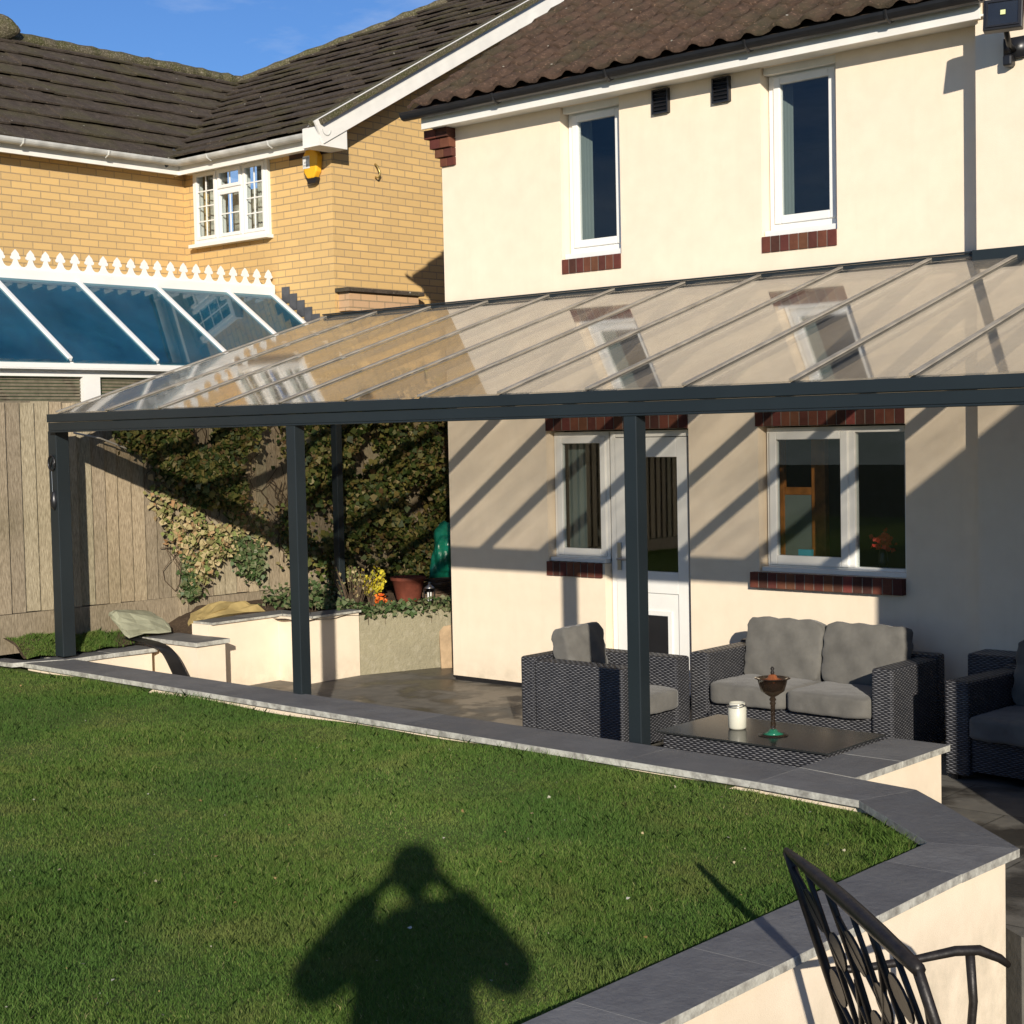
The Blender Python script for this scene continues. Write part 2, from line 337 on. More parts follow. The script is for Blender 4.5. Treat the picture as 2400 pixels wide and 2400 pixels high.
def poly_mesh(name, v, f_per, rnd, mat, parent=None, **kw):
    "fast numpy mesh: v (n,3), equal face size f_per, rnd per face"
    n = len(v); nf = n // f_per; me = bpy.data.meshes.new(name)
    inv = np.array(parent.matrix_world.inverted()) if parent is not None else np.eye(4)
    v = v @ inv[:3, :3].T + inv[:3, 3]
    me.vertices.add(n); me.vertices.foreach_set('co', v.astype(np.float32).ravel())
    me.loops.add(n); me.loops.foreach_set('vertex_index', np.arange(n, dtype=np.int32))
    me.polygons.add(nf); me.polygons.foreach_set('loop_start', np.arange(0, n, f_per, dtype=np.int32))
    me.polygons.foreach_set('loop_total', np.full(nf, f_per, dtype=np.int32))
    me.update(calc_edges=True)
    at = me.attributes.new('rnd', 'FLOAT', 'FACE'); at.data.foreach_set('value', rnd.astype(np.float32))
    return ob(name, me, mat, parent, **kw)
def leaves(P, nrm, size, rng=RNG, spread=.8, droop=.5):
    "P (n,3) centres, nrm (3,) mean facing, size (n,) -> quads as folded ivy-like kites"
    n = len(P); nr = np.tile(np.array(nrm, float), (n, 1)) + rng.normal(0, spread, (n, 3)); nr /= np.linalg.norm(nr, axis=1)[:, None]
    dn = np.tile(np.array([0, 0, -1.]), (n, 1)) * droop + rng.normal(0, .7, (n, 3))
    t = dn - nr * (dn * nr).sum(1)[:, None]; t /= np.linalg.norm(t, axis=1)[:, None] + 1e-9
    b = np.cross(nr, t); s = size[:, None]
    tip = P + t * s * .62; base = P - t * s * .38
    l = P + b * s * .45 - t * s * .08 + nr * s * .1; r = P - b * s * .45 - t * s * .08 + nr * s * .1
    return np.stack([base, l, tip, r], 1).reshape(-1, 3)

# ------------------------------------------------------------------ ground
def hgrid(name, mat, x0, x1, y0, y1, nx, ny, h, inside=None, **kw):
    mb = MB(); xs = [x0 + (x1 - x0) * i / nx for i in range(nx + 1)]; ys = [y0 + (y1 - y0) * j / ny for j in range(ny + 1)]
    mb.v = [(x, y, h(x, y)) for y in ys for x in xs]
    for j in range(ny):
        for i in range(nx):
            if inside and not inside((xs[i] + xs[i + 1]) / 2, (ys[j] + ys[j + 1]) / 2): continue
            a = j * (nx + 1) + i; mb.f.append((a, a + 1, a + nx + 2, a + nx + 1))
    return struct(mb, name, mat, smooth=True, **kw)
struct(MB().add([(-90, -90, -.62), (90, -90, -.62), (90, 90, -.62), (-90, 90, -.62)], [(0, 1, 2, 3)]), 'ground', M['far'])
struct(MB().prism([(-1.62, -3.15), (6.0, -3.15), (6.78, -3.72), (7.35, -3.72), (7.35, 0.2), (-.0, .2), (-.0, 6.2), (-1.3, 6.2), (-1.62, -1)], -.5, 0), 'patio', M['patio'])
struct(MB().box((6.6, -13, -.6), (12, -3.73, -.43)), 'path', M['dark_path'])
def sm(t): t = min(1, max(0, t)); return t * t * (3 - 2 * t)
LXY = [(-4.6, -3.24), (-1.76, -3.22), (5.3, -3.43), (5.9, -3.5), (6.5, -3.97), (6.5, -13), (-4.6, -13)]
def inpoly(x, y, P=LXY):
    c = False; j = len(P) - 1
    for i in range(len(P)):
        if (P[i][1] > y) != (P[j][1] > y) and x < (P[j][0] - P[i][0]) * (y - P[i][1]) / (P[j][1] - P[i][1]) + P[i][0]: c = not c
        j = i
    return c
def lawn_h(x, y): return .352 + .30 * sm((-1.72 - x) / .3) * sm((-3.45 - y) / .7) + .012 * math.sin(x * 1.7 + y * .6) * math.cos(y * 1.3) + .008 * math.sin(x * 4.1 - y * 3.3)
struct(MB().prism(LXY, -.5, .30), 'lawn_bank', M['soil'])
hgrid('lawn', M['turf'], -4.6, 6.5, -13, -3.15, 74, 66, lawn_h, lambda x, y: inpoly(x, y - .05))
def bank_h(x, y):
    if y < -1.98: return .425 + (.09 + .05 * sm((-2.45 - y) / .4)) * sm((-1.66 - x) / .3) + .01 * math.sin(x * 30 + y * 20)
    if y < -1.3: return .455 + .095 * sm((y + 1.64) / .3) + (.06 * sm((-1.6 - x) / .3))
    t = sm((-1.3 - x) / .6)
    return .55 + .10 * t + .012 * math.sin(x * 23) * math.sin(y * 17)
def in_bank(x, y):
    if y < -2.9: return x < -1.7 and y > -3.13 - 0 * x
    if y < -1.98: return x < -1.7
    if y < -1.66: return x < -2.05
    if y < -.95: return x < -1.36
    return x < -.86 - (0 if y < -.2 else -.32 * (y + .2))
hgrid('soil_bed', M['soil'], -2.3, -.5, -3.15, 6, 46, 150, bank_h, in_bank)
struct(MB().box((-30, -13, -.5), (-2.32, 14, .55)), 'terrain', M['far'])
struct(MB().box((8.5, -13, -.5), (13, -9.2, .78)), 'terrace', M['far'])

def grass_mesh(name, n, gen, hfun, hgt, wid, parent=None, **kw):
    xy = gen(n); n = len(xy); z = np.array([hfun(a, b) for a, b in xy]) - .004
    ang = RNG.uniform(0, 2 * np.pi, n); h = hgt * RNG.lognormal(0, .26, n) * (1 + .35 * np.sin(xy[:, 0] * 2.9 + 1.3 * np.sin(xy[:, 1] * 2.1)) * np.sin(xy[:, 1] * 3.7 + xy[:, 0])); w = wid * RNG.uniform(.7, 1.35, n)
    lean = RNG.uniform(.15, 1.0, n) * h; la = RNG.uniform(0, 2 * np.pi, n)
    base = np.c_[xy, z]; side = np.c_[np.cos(ang), np.sin(ang), np.zeros(n)] * w[:, None] / 2
    mid = base + np.c_[np.cos(la) * lean * .35, np.sin(la) * lean * .35, h * .6]; tip = base + np.c_[np.cos(la) * lean, np.sin(la) * lean, h]
    q = np.stack([base - side, base + side, mid + side * .75, tip, mid - side * .75], 1).reshape(-1, 3)
    r = RNG.beta(2, 2.4, n); r = np.where(RNG.random(n) < .035, RNG.uniform(.88, 1, n), r * .9)
    return poly_mesh(name, q, 5, r, M['grass'], parent, **kw)
CP = np.array(CAMP)
def cone(n):
    "lawn positions the photograph could plausibly see, denser close by"
    out = []
    while sum(len(a) for a in out) < n:
        az = RNG.uniform(math.radians(16), math.radians(71), n); d = RNG.uniform(3.9 ** .75, 15.5 ** .75, n) ** (1 / .75)
        x = CP[0] - np.sin(az) * d; y = CP[1] + np.cos(az) * d
        k = np.array([inpoly(a, b, [(-4.6, -3.27), (-1.76, -3.25), (5.3, -3.46), (5.88, -3.53), (6.46, -3.99), (6.46, -13), (-4.6, -13)]) for a, b in zip(x, y)])
        out.append(np.c_[x[k], y[k]])
    return np.concatenate(out)[:n]
grass_mesh('grass', 620000, cone, lawn_h, .0185, .0026, label='green lawn of short grass with a few dry blades', kind='stuff')
def edge_tufts(n):
    seg = [((-1.7, -3.27), (5.3, -3.47)), ((5.3, -3.47), (5.9, -3.55)), ((5.9, -3.55), (6.44, -4.0)), ((6.44, -4.0), (6.44, -8))]
    L = [math.dist(*s) * (2.2 if i in (1, 2) else 1.2 if i == 3 else .6) for i, s in enumerate(seg)]; o = []
    for _ in range(n):
        s = random.choices(seg, L)[0]; t = random.random(); c = abs(random.gauss(0, .05))
        dx, dy = s[1][0] - s[0][0], s[1][1] - s[0][1]; l = math.hypot(dx, dy)
        o.append((s[0][0] + dx * t + dy / l * c, s[0][1] + dy * t - dx / l * c))
    return np.array(o)
grass_mesh('long_grass', 14000, edge_tufts, lawn_h, .034, .003, label='longer grass tufts along the slate wall edge', kind='stuff')
def debris():
    q = cone(260); P = np.c_[q, np.array([lawn_h(a, b) for a, b in q]) + .016]
    k = RNG.random(260) < .55; mt = mk_attr('lawn_debris', [(0., (.30, .19, .08)), (.5, (.42, .30, .12)), (.75, (.4, .36, .24)), (1., (.5, .48, .4))], .8)
    poly_mesh('fallen_leaf', leaves(P, (0, 0, 1), np.where(k, RNG.uniform(.006, .010, 260), RNG.uniform(.012, .022, 260)), spread=.45), 4, RNG.random(260), mt, label='tiny dry leaves and pale daisies scattered over the lawn', kind='stuff')
debris()
def left_patch(n):
    x = -1.70 - RNG.beta(1.1, 1.5, n) * .36; y = RNG.uniform(-3.13, -1.95, n); k = (np.sin(x * 9 + y * 5) + RNG.normal(0, .5, n)) > -.9
    k &= (y < -2.25) | (x < -2.0) | (RNG.random(n) < .3); return np.c_[x[k], y[k]]
grass_mesh('rough_grass', 15000, left_patch, bank_h, .022, .003, label='rough grass on the bank below the left fence', kind='stuff')

# ------------------------------------------------------------------ retaining walls
def wall_thing(name, label, parts, z0, z1, cop, cat='wall', capz=None, mat='render', group=None):
    x = sum(p[0] for p in parts[0]) / len(parts[0]); y = sum(p[1] for p in parts[0]) / len(parts[0])
    t = thing(name, (x, y, z0), label, cat, group=group)
    b = MB()
    for p in parts: b.prism(p, z0, z1)
    b.build('wall', M[mat], t)
    if cop:
        c = MB()
        for p in cop:
            dz = 0; c.prism(p, z1 + .0 + dz, (capz or z1 + .035) + dz)
        c.build('coping', M['slate'], t, bevel=.0015)
    return t
yF = lambda x: -3.228 - .033 * x
yB = lambda x: -2.858 - .0255 * x
cop = []; xs = [-1.72, -1.0, -.1, .82, 1.75, 2.7, 3.6, 4.45, 5.29]
for a, b in zip(xs[:-1], xs[1:]): cop.append([(a, yF(a)), (b, yF(b)), (b, yB(b)), (a, yB(a))])
cop += [[(5.29, yF(5.29)), (5.88, -3.455), (5.99, -3.10), (5.62, -3.05), (5.29, yB(5.29))],
        [(5.88, -3.455), (6.478, -3.952), (6.82, -3.822), (6.28, -3.345), (5.99, -3.10)],
        [(6.478, -3.952), (6.82, -3.822), (6.80, -4.31), (6.478, -4.31)]]
ys = [-4.31, -4.97, -5.66, -6.3, -7.0, -7.6, -8.3, -9.0]
for a, b in zip(ys[:-1], ys[1:]): cop.append([(6.475, a), (6.797, a), (6.797, b), (6.475, b)])
def ins(x, f, d): return (x, f(x) + d)
parts = [[ins(-1.68, yF, .035), ins(5.3, yF, .035), ins(5.3, yB, -.035), ins(-1.68, yB, -.035)],
         [(5.3, -3.365), (5.89, -3.42), (5.97, -3.15), (5.62, -3.08), (5.3, -3.03)],
         [(5.89, -3.42), (6.50, -3.92), (6.765, -3.84), (6.26, -3.39), (5.97, -3.15)],
         [(6.50, -3.92), (6.765, -3.84), (6.762, -9.0), (6.51, -9.0)]]
wall_thing('retaining_wall', 'long cream rendered wall with grey slate coping holding up the lawn', parts, -.5, .365, cop)
wall_thing('garden_wall', 'short cream wall stub with slate coping beside the glass table', [[(5.31, -2.985), (5.6, -3.04), (5.6, -2.05), (5.31, -2.05)]], 0, .365,
           [[(5.28, -2.985), (5.63, -3.04), (5.635, -2.56), (5.28, -2.56)], [(5.28, -2.555), (5.635, -2.555), (5.64, -2.02), (5.28, -2.02)]], group=None)
wall_thing('garden_wall', 'low cream wall with slate coping below the grassy bank at left', [[(-1.56, -2.9), (-1.84, -2.9), (-1.82, -2.06), (-1.53, -2.06)]], 0, .37,
           [[(-2.05, -3.27), (-1.735, -3.25), (-1.55, -2.9), (-1.72, -2.9), (-1.80, -3.10), (-2.05, -3.12)], [(-1.53, -2.9), (-1.88, -2.9), (-1.86, -2.45), (-1.52, -2.45)], [(-1.52, -2.443), (-1.86, -2.443), (-1.84, -2.03), (-1.49, -2.03)]], capz=.405)
wall_thing('garden_wall', 'cream wall end with wide slate slab jutting into the patio at far left', [[(-1.03, -1.97), (-1.03, -1.68), (-2.2, -1.68), (-2.2, -1.97)]], 0, .44,
           [[(-1.0, -2.0), (-1.0, -1.65), (-2.3, -1.65), (-2.3, -2.0)]], capz=.475)
wall_thing('garden_wall', 'cream planter wall with thin slate edge behind the middle canopy post',
           [[(-1.27, -1.66), (-1.27, -.9), (-.88, -.9), (-.87, -.3), (-1.1, -.3), (-1.1, -.7), (-1.5, -.7), (-1.5, -1.66)]], 0, .57,
           [[(-1.24, -1.645), (-1.24, -1.2), (-1.5, -1.2), (-1.5, -1.645)], [(-1.24, -1.195), (-1.24, -.87), (-1.5, -.67), (-1.5, -1.195)], [(-1.235, -.87), (-.85, -.87), (-1.08, -.68), (-1.49, -.67)], [(-.845, -.868), (-.845, -.29), (-1.1, -.29), (-1.1, -.68)]], capz=.59)
wall_thing('garden_wall', 'bare grey concrete wall between the cream planter and the house', [[(-.868, -.292), (-.50, .75), (-.0, 2.2), (-.3, 2.2), (-.7, .78), (-1.1, -.292)]], 0, .54, None, mat='conc')

# ------------------------------------------------------------------ brick course helper
def bricks(name, parent, x0, x1, y0, y1, z0, z1, n, axis='x'):
    b = MB(); w = (x1 - x0) / n
    for i in range(n): b.box((x0 + w * i + .004, y0, z0), (x0 + w * (i + 1) - .004, y1, z1))
    o = b.build(name, M['redbrick'], parent, bevel=.002)
    MB().box((x0 + .006, y0 + .004, z0 + .004), (x1 - .006, y1, z1 - .004)).build('mortar', M['mortar'], o)
    return o
def holes_wall(mb, x0, x1, z0, z1, y0, y1, holes):
    xs = sorted({x0, x1, *[h[0] for h in holes], *[h[1] for h in holes]}); zs = sorted({z0, z1, *[h[2] for h in holes], *[h[3] for h in holes]})
    for a, b in zip(xs[:-1], xs[1:]):
        run = None
        for c, d in zip(zs[:-1], zs[1:]):
            mx, mz = (a + b) / 2, (c + d) / 2
            solid = not any(h[0] < mx < h[1] and h[2] < mz < h[3] for h in holes)
            if solid: run = [run[0], d] if run else [c, d]
            if (not solid or d == zs[-1]) and run: mb.box((a, y0, run[0]), (b, y1, run[1])); run = None
def frame(mb, x0, x1, z0, z1, y0, y1, w, wb=None):
    wb = wb or w
    mb.box((x0, y0, z0), (x0 + w, y1, z1)); mb.box((x1 - w, y0, z0), (x1, y1, z1))
    mb.box((x0 + w, y0, z0), (x1 - w, y1, z0 + wb)); mb.box((x0 + w, y0, z1 - w), (x1 - w, y1, z1))

# ------------------------------------------------------------------ cream house
H = thing('cream_house', (3.5, 0, 0), 'cream rendered two storey house with dark tiled roof behind the glass canopy', 'house')
HO = [(1.32, 1.92, 3.53, 4.75), (3.21, 3.83, 3.53, 4.75), (1.11, 1.70, 1.08, 2.15), (1.70, 2.53, .04, 2.15), (3.15, 4.34, 1.08, 2.15)]
w = MB(); holes_wall(w, 0, 4.945, .075, 4.76, 0, .24, HO)
w.box((4.945, -.165, .075), (7.2, .24, 6.8)); w.box((0, .24, .075), (.24, 7, 4.76))
w.build('wall', M['render'], H)
MB().box((.012, .012, 0), (4.945, .3, .073)).box((4.945, -.153, 0), (7.2, .3, .073)).build('damp_course', M['black'], H)
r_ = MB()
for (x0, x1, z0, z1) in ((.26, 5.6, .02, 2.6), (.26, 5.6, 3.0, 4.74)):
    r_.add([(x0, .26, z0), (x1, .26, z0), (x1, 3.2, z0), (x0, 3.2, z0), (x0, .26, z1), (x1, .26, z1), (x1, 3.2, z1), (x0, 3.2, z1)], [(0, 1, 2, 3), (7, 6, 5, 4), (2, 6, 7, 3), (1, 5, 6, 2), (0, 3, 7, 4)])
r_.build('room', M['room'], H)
def sash(parent, x0, x1, z0, z1, y, fw=.055, wb=.06):
    f = MB(); frame(f, x0, x1, z0, z1, y, y + .05, fw, wb); o = f.build('sash', M['upvc'], parent, bevel=.006)
    MB().box((x0 + fw - .004, y + .02, z0 + wb - .004), (x1 - fw + .004, y + .028, z1 - fw + .004)).build('pane', M['pane'], o)
    g = MB(); frame(g, x0 + fw - .001, x1 - fw + .001, z0 + wb - .001, z1 - fw + .001, y + .004, y + .012, .007)
    return o
for (x0, x1, z0, z1) in HO[:2]:
    f = MB(); frame(f, x0 + .01, x1 - .01, z0 + .05, z1 - .02, .10, .17, .05); f.box((x0 + .005, .03, z0 + .003), (x1 - .005, .16, z0 + .045))
    wi = f.build('window', M['upvc'], H, bevel=.004)
    q = f = sash(H, x0 + .055, x1 - .055, z0 + .095, z1 - .065, .085)
    q.name = 'window_sash'
    cb = MB(); nn = 16; rw = [(x0 + .035 + .05 * i / nn, .19 + .13 * (i / nn) ** 1.3 + .006 * math.sin(i * 1.9)) for i in range(nn + 1)]
    cb.add([(a_, b_, z) for z in (z0 + .05, z1) for a_, b_ in rw], [(i, i + 1, nn + 2 + i, nn + 1 + i) for i in range(nn)]); cb.build('curtain', M['curtain'], H, smooth=True)
    bricks('brick_sill', H, x0 - .0, x1 + .0, -.012, .1, z0 - .115, z0, 8)
f = MB(); frame(f, 1.12, 1.69, 1.09, 2.14, .09, .15, .045); f.box((1.12, .02, 1.082), (1.69, .15, 1.115)); f.build('window', M['upvc'], H, bevel=.004)
sash(H, 1.155, 1.66, 1.13, 2.10, .075).name = 'window_sash'
MB().box((1.18, .2, 1.1), (1.36, .21, 2.1)).build('curtain', M['curtain'], H)
bricks('brick_sill', H, 1.10, 1.68, -.02, .08, .965, 1.08, 8)
bricks('brick_lintel', H, 1.11, 2.53, -.012, .1, 2.152, 2.30, 16)
f = MB(); frame(f, 3.17, 4.33, 1.09, 2.14, .09, .15, .045); f.box((3.84, .085, 1.13), (3.90, .145, 2.1)); f.box((3.16, .02, 1.082), (4.335, .15, 1.115)); f.build('window', M['upvc'], H, bevel=.004)
sash(H, 3.20, 3.85, 1.13, 2.11, .07, .06, .07).name = 'window_sash'
MB().box((3.90, .11, 1.13), (4.29, .118, 2.1)).build('window_pane', M['pane'], H)
bricks('brick_sill', H, 3.10, 4.34, -.06, .08, .965, 1.078, 16)
bricks('brick_lintel', H, 3.13, 4.34, -.012, .1, 2.152, 2.30, 16)
# door
f = MB(); frame(f, 1.71, 2.52, .045, 2.14, .08, .15, .05, .03); f.build('door_frame', M['upvc'], H, bevel=.004)
d = MB(); dx0, dx1 = 1.765, 2.465
d.box((dx0, .07, .08), (dx0 + .1, .12, 2.085)); d.box((dx1 - .1, .07, .08), (dx1, .12, 2.085)); d.box((dx0 + .1, .07, 1.93), (dx1 - .1, .12, 2.085)); d.box((dx0 + .1, .07, .86), (dx1 - .1, .12, 1.03)); d.box((dx0 + .1, .07, .08), (dx1 - .1, .12, .2)); d.box((dx0 + .1, .085, .2), (dx1 - .1, .11, .86))
do = d.build('door', M['upvc'], H, bevel=.004)
MB().box((dx0 + .098, .09, 1.028), (dx1 - .098, .098, 1.932)).build('pane', M['pane'], do)
f = MB(); frame(f, dx0 + .17, dx1 - .17, .24, .72, .072, .085, .035); f.build('flap_frame', M['upvc'], do)
MB().box((dx0 + .21, .076, .28), (dx1 - .21, .084, .68)).build('pet_flap', M['black'], do)
h_ = MB().box((1.785, .055, 1.03), (1.82, .07, 1.25)); h_.tube([(1.80, .05, 1.12), (1.80, .03, 1.12), (1.92, .028, 1.12)], .009); h_.build('handle', M['steel'], do)
# eaves
MB().box((.0, -.2, 4.752), (5.05, .24, 4.764)).build('soffit', M['woodwhite'], H)
MB().box((-.02, -.222, 4.735), (5.0, -.202, 4.90)).build('fascia', M['woodwhite'], H)
[MB().box((a_, .03, 4.70), (b_, .09, 4.75)).build('window_head', M['woodwhite'], H) for a_, b_ in ((1.33, 1.91), (3.22, 3.82))]
g = MB(); n = 9; x0, x1 = -.16, 5.04
ring = [(-.285 - .062 * math.cos(math.pi * k / n), 4.875 - .062 * math.sin(math.pi * k / n)) for k in range(n + 1)]
ring2 = [(-.285 - .057 * math.cos(math.pi * k / n), 4.877 - .055 * math.sin(math.pi * k / n)) for k in range(n, -1, -1)]
pr = ring + ring2; g.extr([(x0, y, z) for y, z in pr], (x1 - x0, 0, 0))
for xx in (.9, 2.05, 3.3, 4.4):
    g.tube([(xx, -.35, 4.88), (xx, -.33, 4.83), (xx, -.285, 4.808), (xx, -.235, 4.83), (xx, -.226, 4.88)], .012, 6)
g.build('gutter', M['black'], H, smooth=False)
def roof(name, mat, parent, P0, along, upv, smax, lim, gauge=.3, wave=0, period=.22, step=.028, jit=.006):
    mb = MB(); along = Vector(along).normalized(); upv = Vector(upv).normalized(); nrm = along.cross(upv).normalized()
    if nrm.z < 0: nrm = -nrm
    s = 0; P0 = Vector(P0); k = 0
    while s < smax - 1e-6:
        s2 = min(smax, s + gauge); a0, b0 = lim(s); a1, b1 = lim(s2)
        a0, b0 = min(a0, a1), max(b0, b1)
        if wave:
            nseg = int((b0 - a0) / (period / 8)); tt = [a0 + (b0 - a0) * i / nseg for i in range(nseg + 1)]
            rows = []
            jj = [random.uniform(-jit, jit) for _ in range(int((b0 - a0) / period) + 3)]
            for (sv, hh, off) in ((s - .03, 0., 0), (s - .03, step, 0), (s2 + .0, step * .25, 0)):
                row = []
                for t_ in tt:
                    ph = (t_ % period) / period; wv = wave * (max(0, math.sin(2 * math.pi * ph)) * 1.25 - .3 * max(0, -math.sin(2 * math.pi * ph)))
                    ti = int((t_ - a0) / period); row.append(P0 + along * t_ + upv * (sv + jj[ti] * 2 * (sv < s)) + nrm * (hh + wv + jj[ti] * .5))
                rows.append(row)
            b = len(mb.v); L = len(tt)
            for row in rows: mb.v += [tuple(q) for q in row]
            for r2 in range(2):
                for i in range(L - 1): mb.f.append((b + r2 * L + i, b + r2 * L + i + 1, b + (r2 + 1) * L + i + 1, b + (r2 + 1) * L + i))
        else:
            tw = period; t_ = a0 - (k % 2) * tw / 2
            while t_ < b0 - 1e-3:
                ta, tb = max(a0, t_), min(b0, t_ + tw - .004)
                if tb - ta > .01:
                    j = random.uniform(-jit, jit); j2 = random.uniform(-jit, jit) * 1.5
                    vs = [P0 + along * ta + upv * (s - .03 + j2) + nrm * (step + j), P0 + along * tb + upv * (s - .03 + j2) + nrm * (step + j), P0 + along * tb + upv * (s2 + .02) + nrm * (.004 + j), P0 + along * ta + upv * (s2 + .02) + nrm * (.004 + j)]
                    lo = [q - nrm * .02 for q in vs]
                    mb.add(vs + lo, [(0, 1, 2, 3), (4, 5, 1, 0), (5, 6, 2, 1), (7, 4, 0, 3)])
                t_ += tw
        s = s2; k += 1
    s = 0
    while s < smax - 1e-6:
        s2 = min(smax, s + gauge); (a0, b0), (a1, b1) = lim(s), lim(s2)
        mb.add([P0 + along * a0 + upv * s - nrm * .03, P0 + along * b0 + upv * s - nrm * .03, P0 + along * b1 + upv * s2 - nrm * .03, P0 + along * a1 + upv * s2 - nrm * .03], [(0, 1, 2, 3)]); s = s2
    return mb.build(name, mat, parent, smooth=bool(wave))
c_, s_ = math.cos(math.atan(.6)), math.sin(math.atan(.6))
rf = roof('roof', M['tile_c'], H, (0, -.34, 4.905), (1, 0, 0), (0, c_, s_), 5.2, lambda s: (-.04, 5.0), .27, .026, .235, .03, .006)
MB().extr([(-.02, -.3, 4.90), (-.02, 4.15, 7.57), (-.02, 4.15, 4.8), (-.02, -.0, 4.7)], (.05, 0, 0)).build('gable_end', M['dkbrick'], H)
MB().extr([(5.03, -.2, 4.9), (5.03, 4.1, 7.5), (5.03, 4.1, 4.76), (5.03, -.2, 4.76)], (.05, 0, 0)).build('gable_end', M['render'], H)
def corbel(x0, x1, yo, zt):
    b = MB()
    for i, (e, z0, z1) in enumerate(((.11, zt - .075, zt), (.07, zt - .16, zt - .08), (.035, zt - .235, zt - .165), (.0, zt - .31, zt - .24))):
        yy = -.105 + i * .026
        w2 = (x1 + e * 0 - (x0 - e)) / 2
        for j in range(2): b.box((x0 - e + w2 * j + .003, yo + yy, z0), (x0 - e + w2 * (j + 1) - .003, yo + .05, z1))
    return b.build('corbel', M['redbrick'], H, bevel=.003)
corbel(-.0, .17, -.0, 4.748); 
b = MB()
for i, (y0, z0, z1) in enumerate(((-.2, 4.88, 4.98), (-.17, 4.8, 4.875), (-.14, 4.72, 4.795))): b.box((5.34, y0 - .07, z0), (5.6 + .03 * i, -.16, z1))
b.build('corbel', M['redbrick'], H, bevel=.003)
for x0 in (2.26, 2.81):
    v = MB(); frame(v, x0, x0 + .15, 4.55, 4.735, -.035, .0, .012); v.box((x0 + .012, -.01, 4.562), (x0 + .138, -.004, 4.723))
    for k in range(5): v.extr([(x0 + .014, -.03, 4.575 + k * .03), (x0 + .014, -.008, 4.597 + k * .03), (x0 + .014, -.008, 4.60 + k * .03), (x0 + .014, -.03, 4.578 + k * .03)], (.122, 0, 0))
    v.build('air_vent', M['black'], H)
# projecting wing on the right, outside the frame, whose gable shades the right of the patio
WG = thing('brick_wing', (8.6, -1.5, 0), 'brown brick wing of the house standing just right of the canopy', 'building')
MB().extr([(7.2, -3.05, 0), (11.5, -3.05, 0), (11.5, -3.05, 3.2), (9.6, -3.05, 4.45), (7.2, -3.05, 2.68)], (0, 3.9, 0)).build('wall', M['dkbrick'], WG)
MB().extr([(7.1, -3.15, 2.66), (9.6, -3.15, 4.52), (9.6, -3.15, 4.58), (7.1, -3.15, 2.73)], (0, 4.0, 0)).extr([(9.6, -3.15, 4.52), (11.7, -3.15, 3.1), (11.7, -3.15, 3.16), (9.6, -3.15, 4.58)], (0, 4.0, 0)).build('roof', M['tile_c'], WG)
# inside the kitchen
t = thing('timber_post', (3.3, .62, 0), 'orange timber door edge standing inside the kitchen window', 'door')
MB().box((3.24, .6, .02), (3.36, .66, 2.3)).box((2.96, .6, .02), (3.0, .64, 2.3)).box((3.0, .605, 1.62), (3.24, .63, 1.68)).build('frame', M['wood_in'], t, bevel=.005)
MB().box((3.0, .61, 1.1), (3.24, .62, 1.62)).build('glazing', M['curtain'], t)
b = MB().box((3.38, .17, 1.125), (3.49, .2, 1.24), None).build('card', M['cyan'], None, label='small cyan card standing on the kitchen window ledge', cat='card')
t = thing('flower_vase', (4.0, .3, 1.12), 'red flowers in a dark vase behind the right kitchen pane', 'flowers')
MB().lathe((4.0, .3, 1.12), [(.025, 0), (.035, .04), (.03, .1), (.02, .13)], 14).build('vase', M['black'], t, smooth=True)
pp = np.array([[4.0, .3, 1.30]]) + RNG.normal(0, .035, (60, 3)); poly_mesh('petals', leaves(pp, (.5, -1, .4), RNG.uniform(.03, .05, 60)), 4, RNG.random(60), M['red'], t)

# ------------------------------------------------------------------ flood light
FL = thing('floodlight', (5.1, -.3, 4.7), 'black square floodlight mounted under the eaves at top right', 'lamp')
R3 = Matrix.Translation((5.27, -.46, 4.66)) @ Matrix.Rotation(math.radians(14), 4, 'Z') @ Matrix.Rotation(math.radians(-12), 4, 'X') @ Matrix.Scale(.85, 4)
b = MB().box((-.14, -.04, -.12), (.14, .03, .12), R3); b.box((-.12, .03, -.10), (.12, .07, .10), R3); b.build('housing', M['black'], FL, bevel=.008)
MB().box((-.105, -.046, -.085), (.105, -.041, .085), R3).build('lens', M['clearglass'], FL)
MB().box((-.015, -.052, -.015), (.02, -.0465, .02), R3).build('led_chip', simple('led_yellow', (.7, .75, .35), .4), FL)
b = MB(); frame(b, -.12, .12, -.1, .1, -.05, -.042, .012); b.v = [tuple(R3 @ Vector(q)) for q in b.v]; b.build('bezel', M['black'], FL)
MB().tube([(5.22, -.2, 4.5), (5.23, -.3, 4.52), (5.26, -.42, 4.62)], .018, 8).box((5.15, -.2, 4.45), (5.29, -.165, 4.58)).build('bracket', M['black'], FL, smooth=True)
MB().box((5.16, -.24, 4.40), (5.22, -.17, 4.47)).build('motion_sensor', M['black'], FL, bevel=.012)

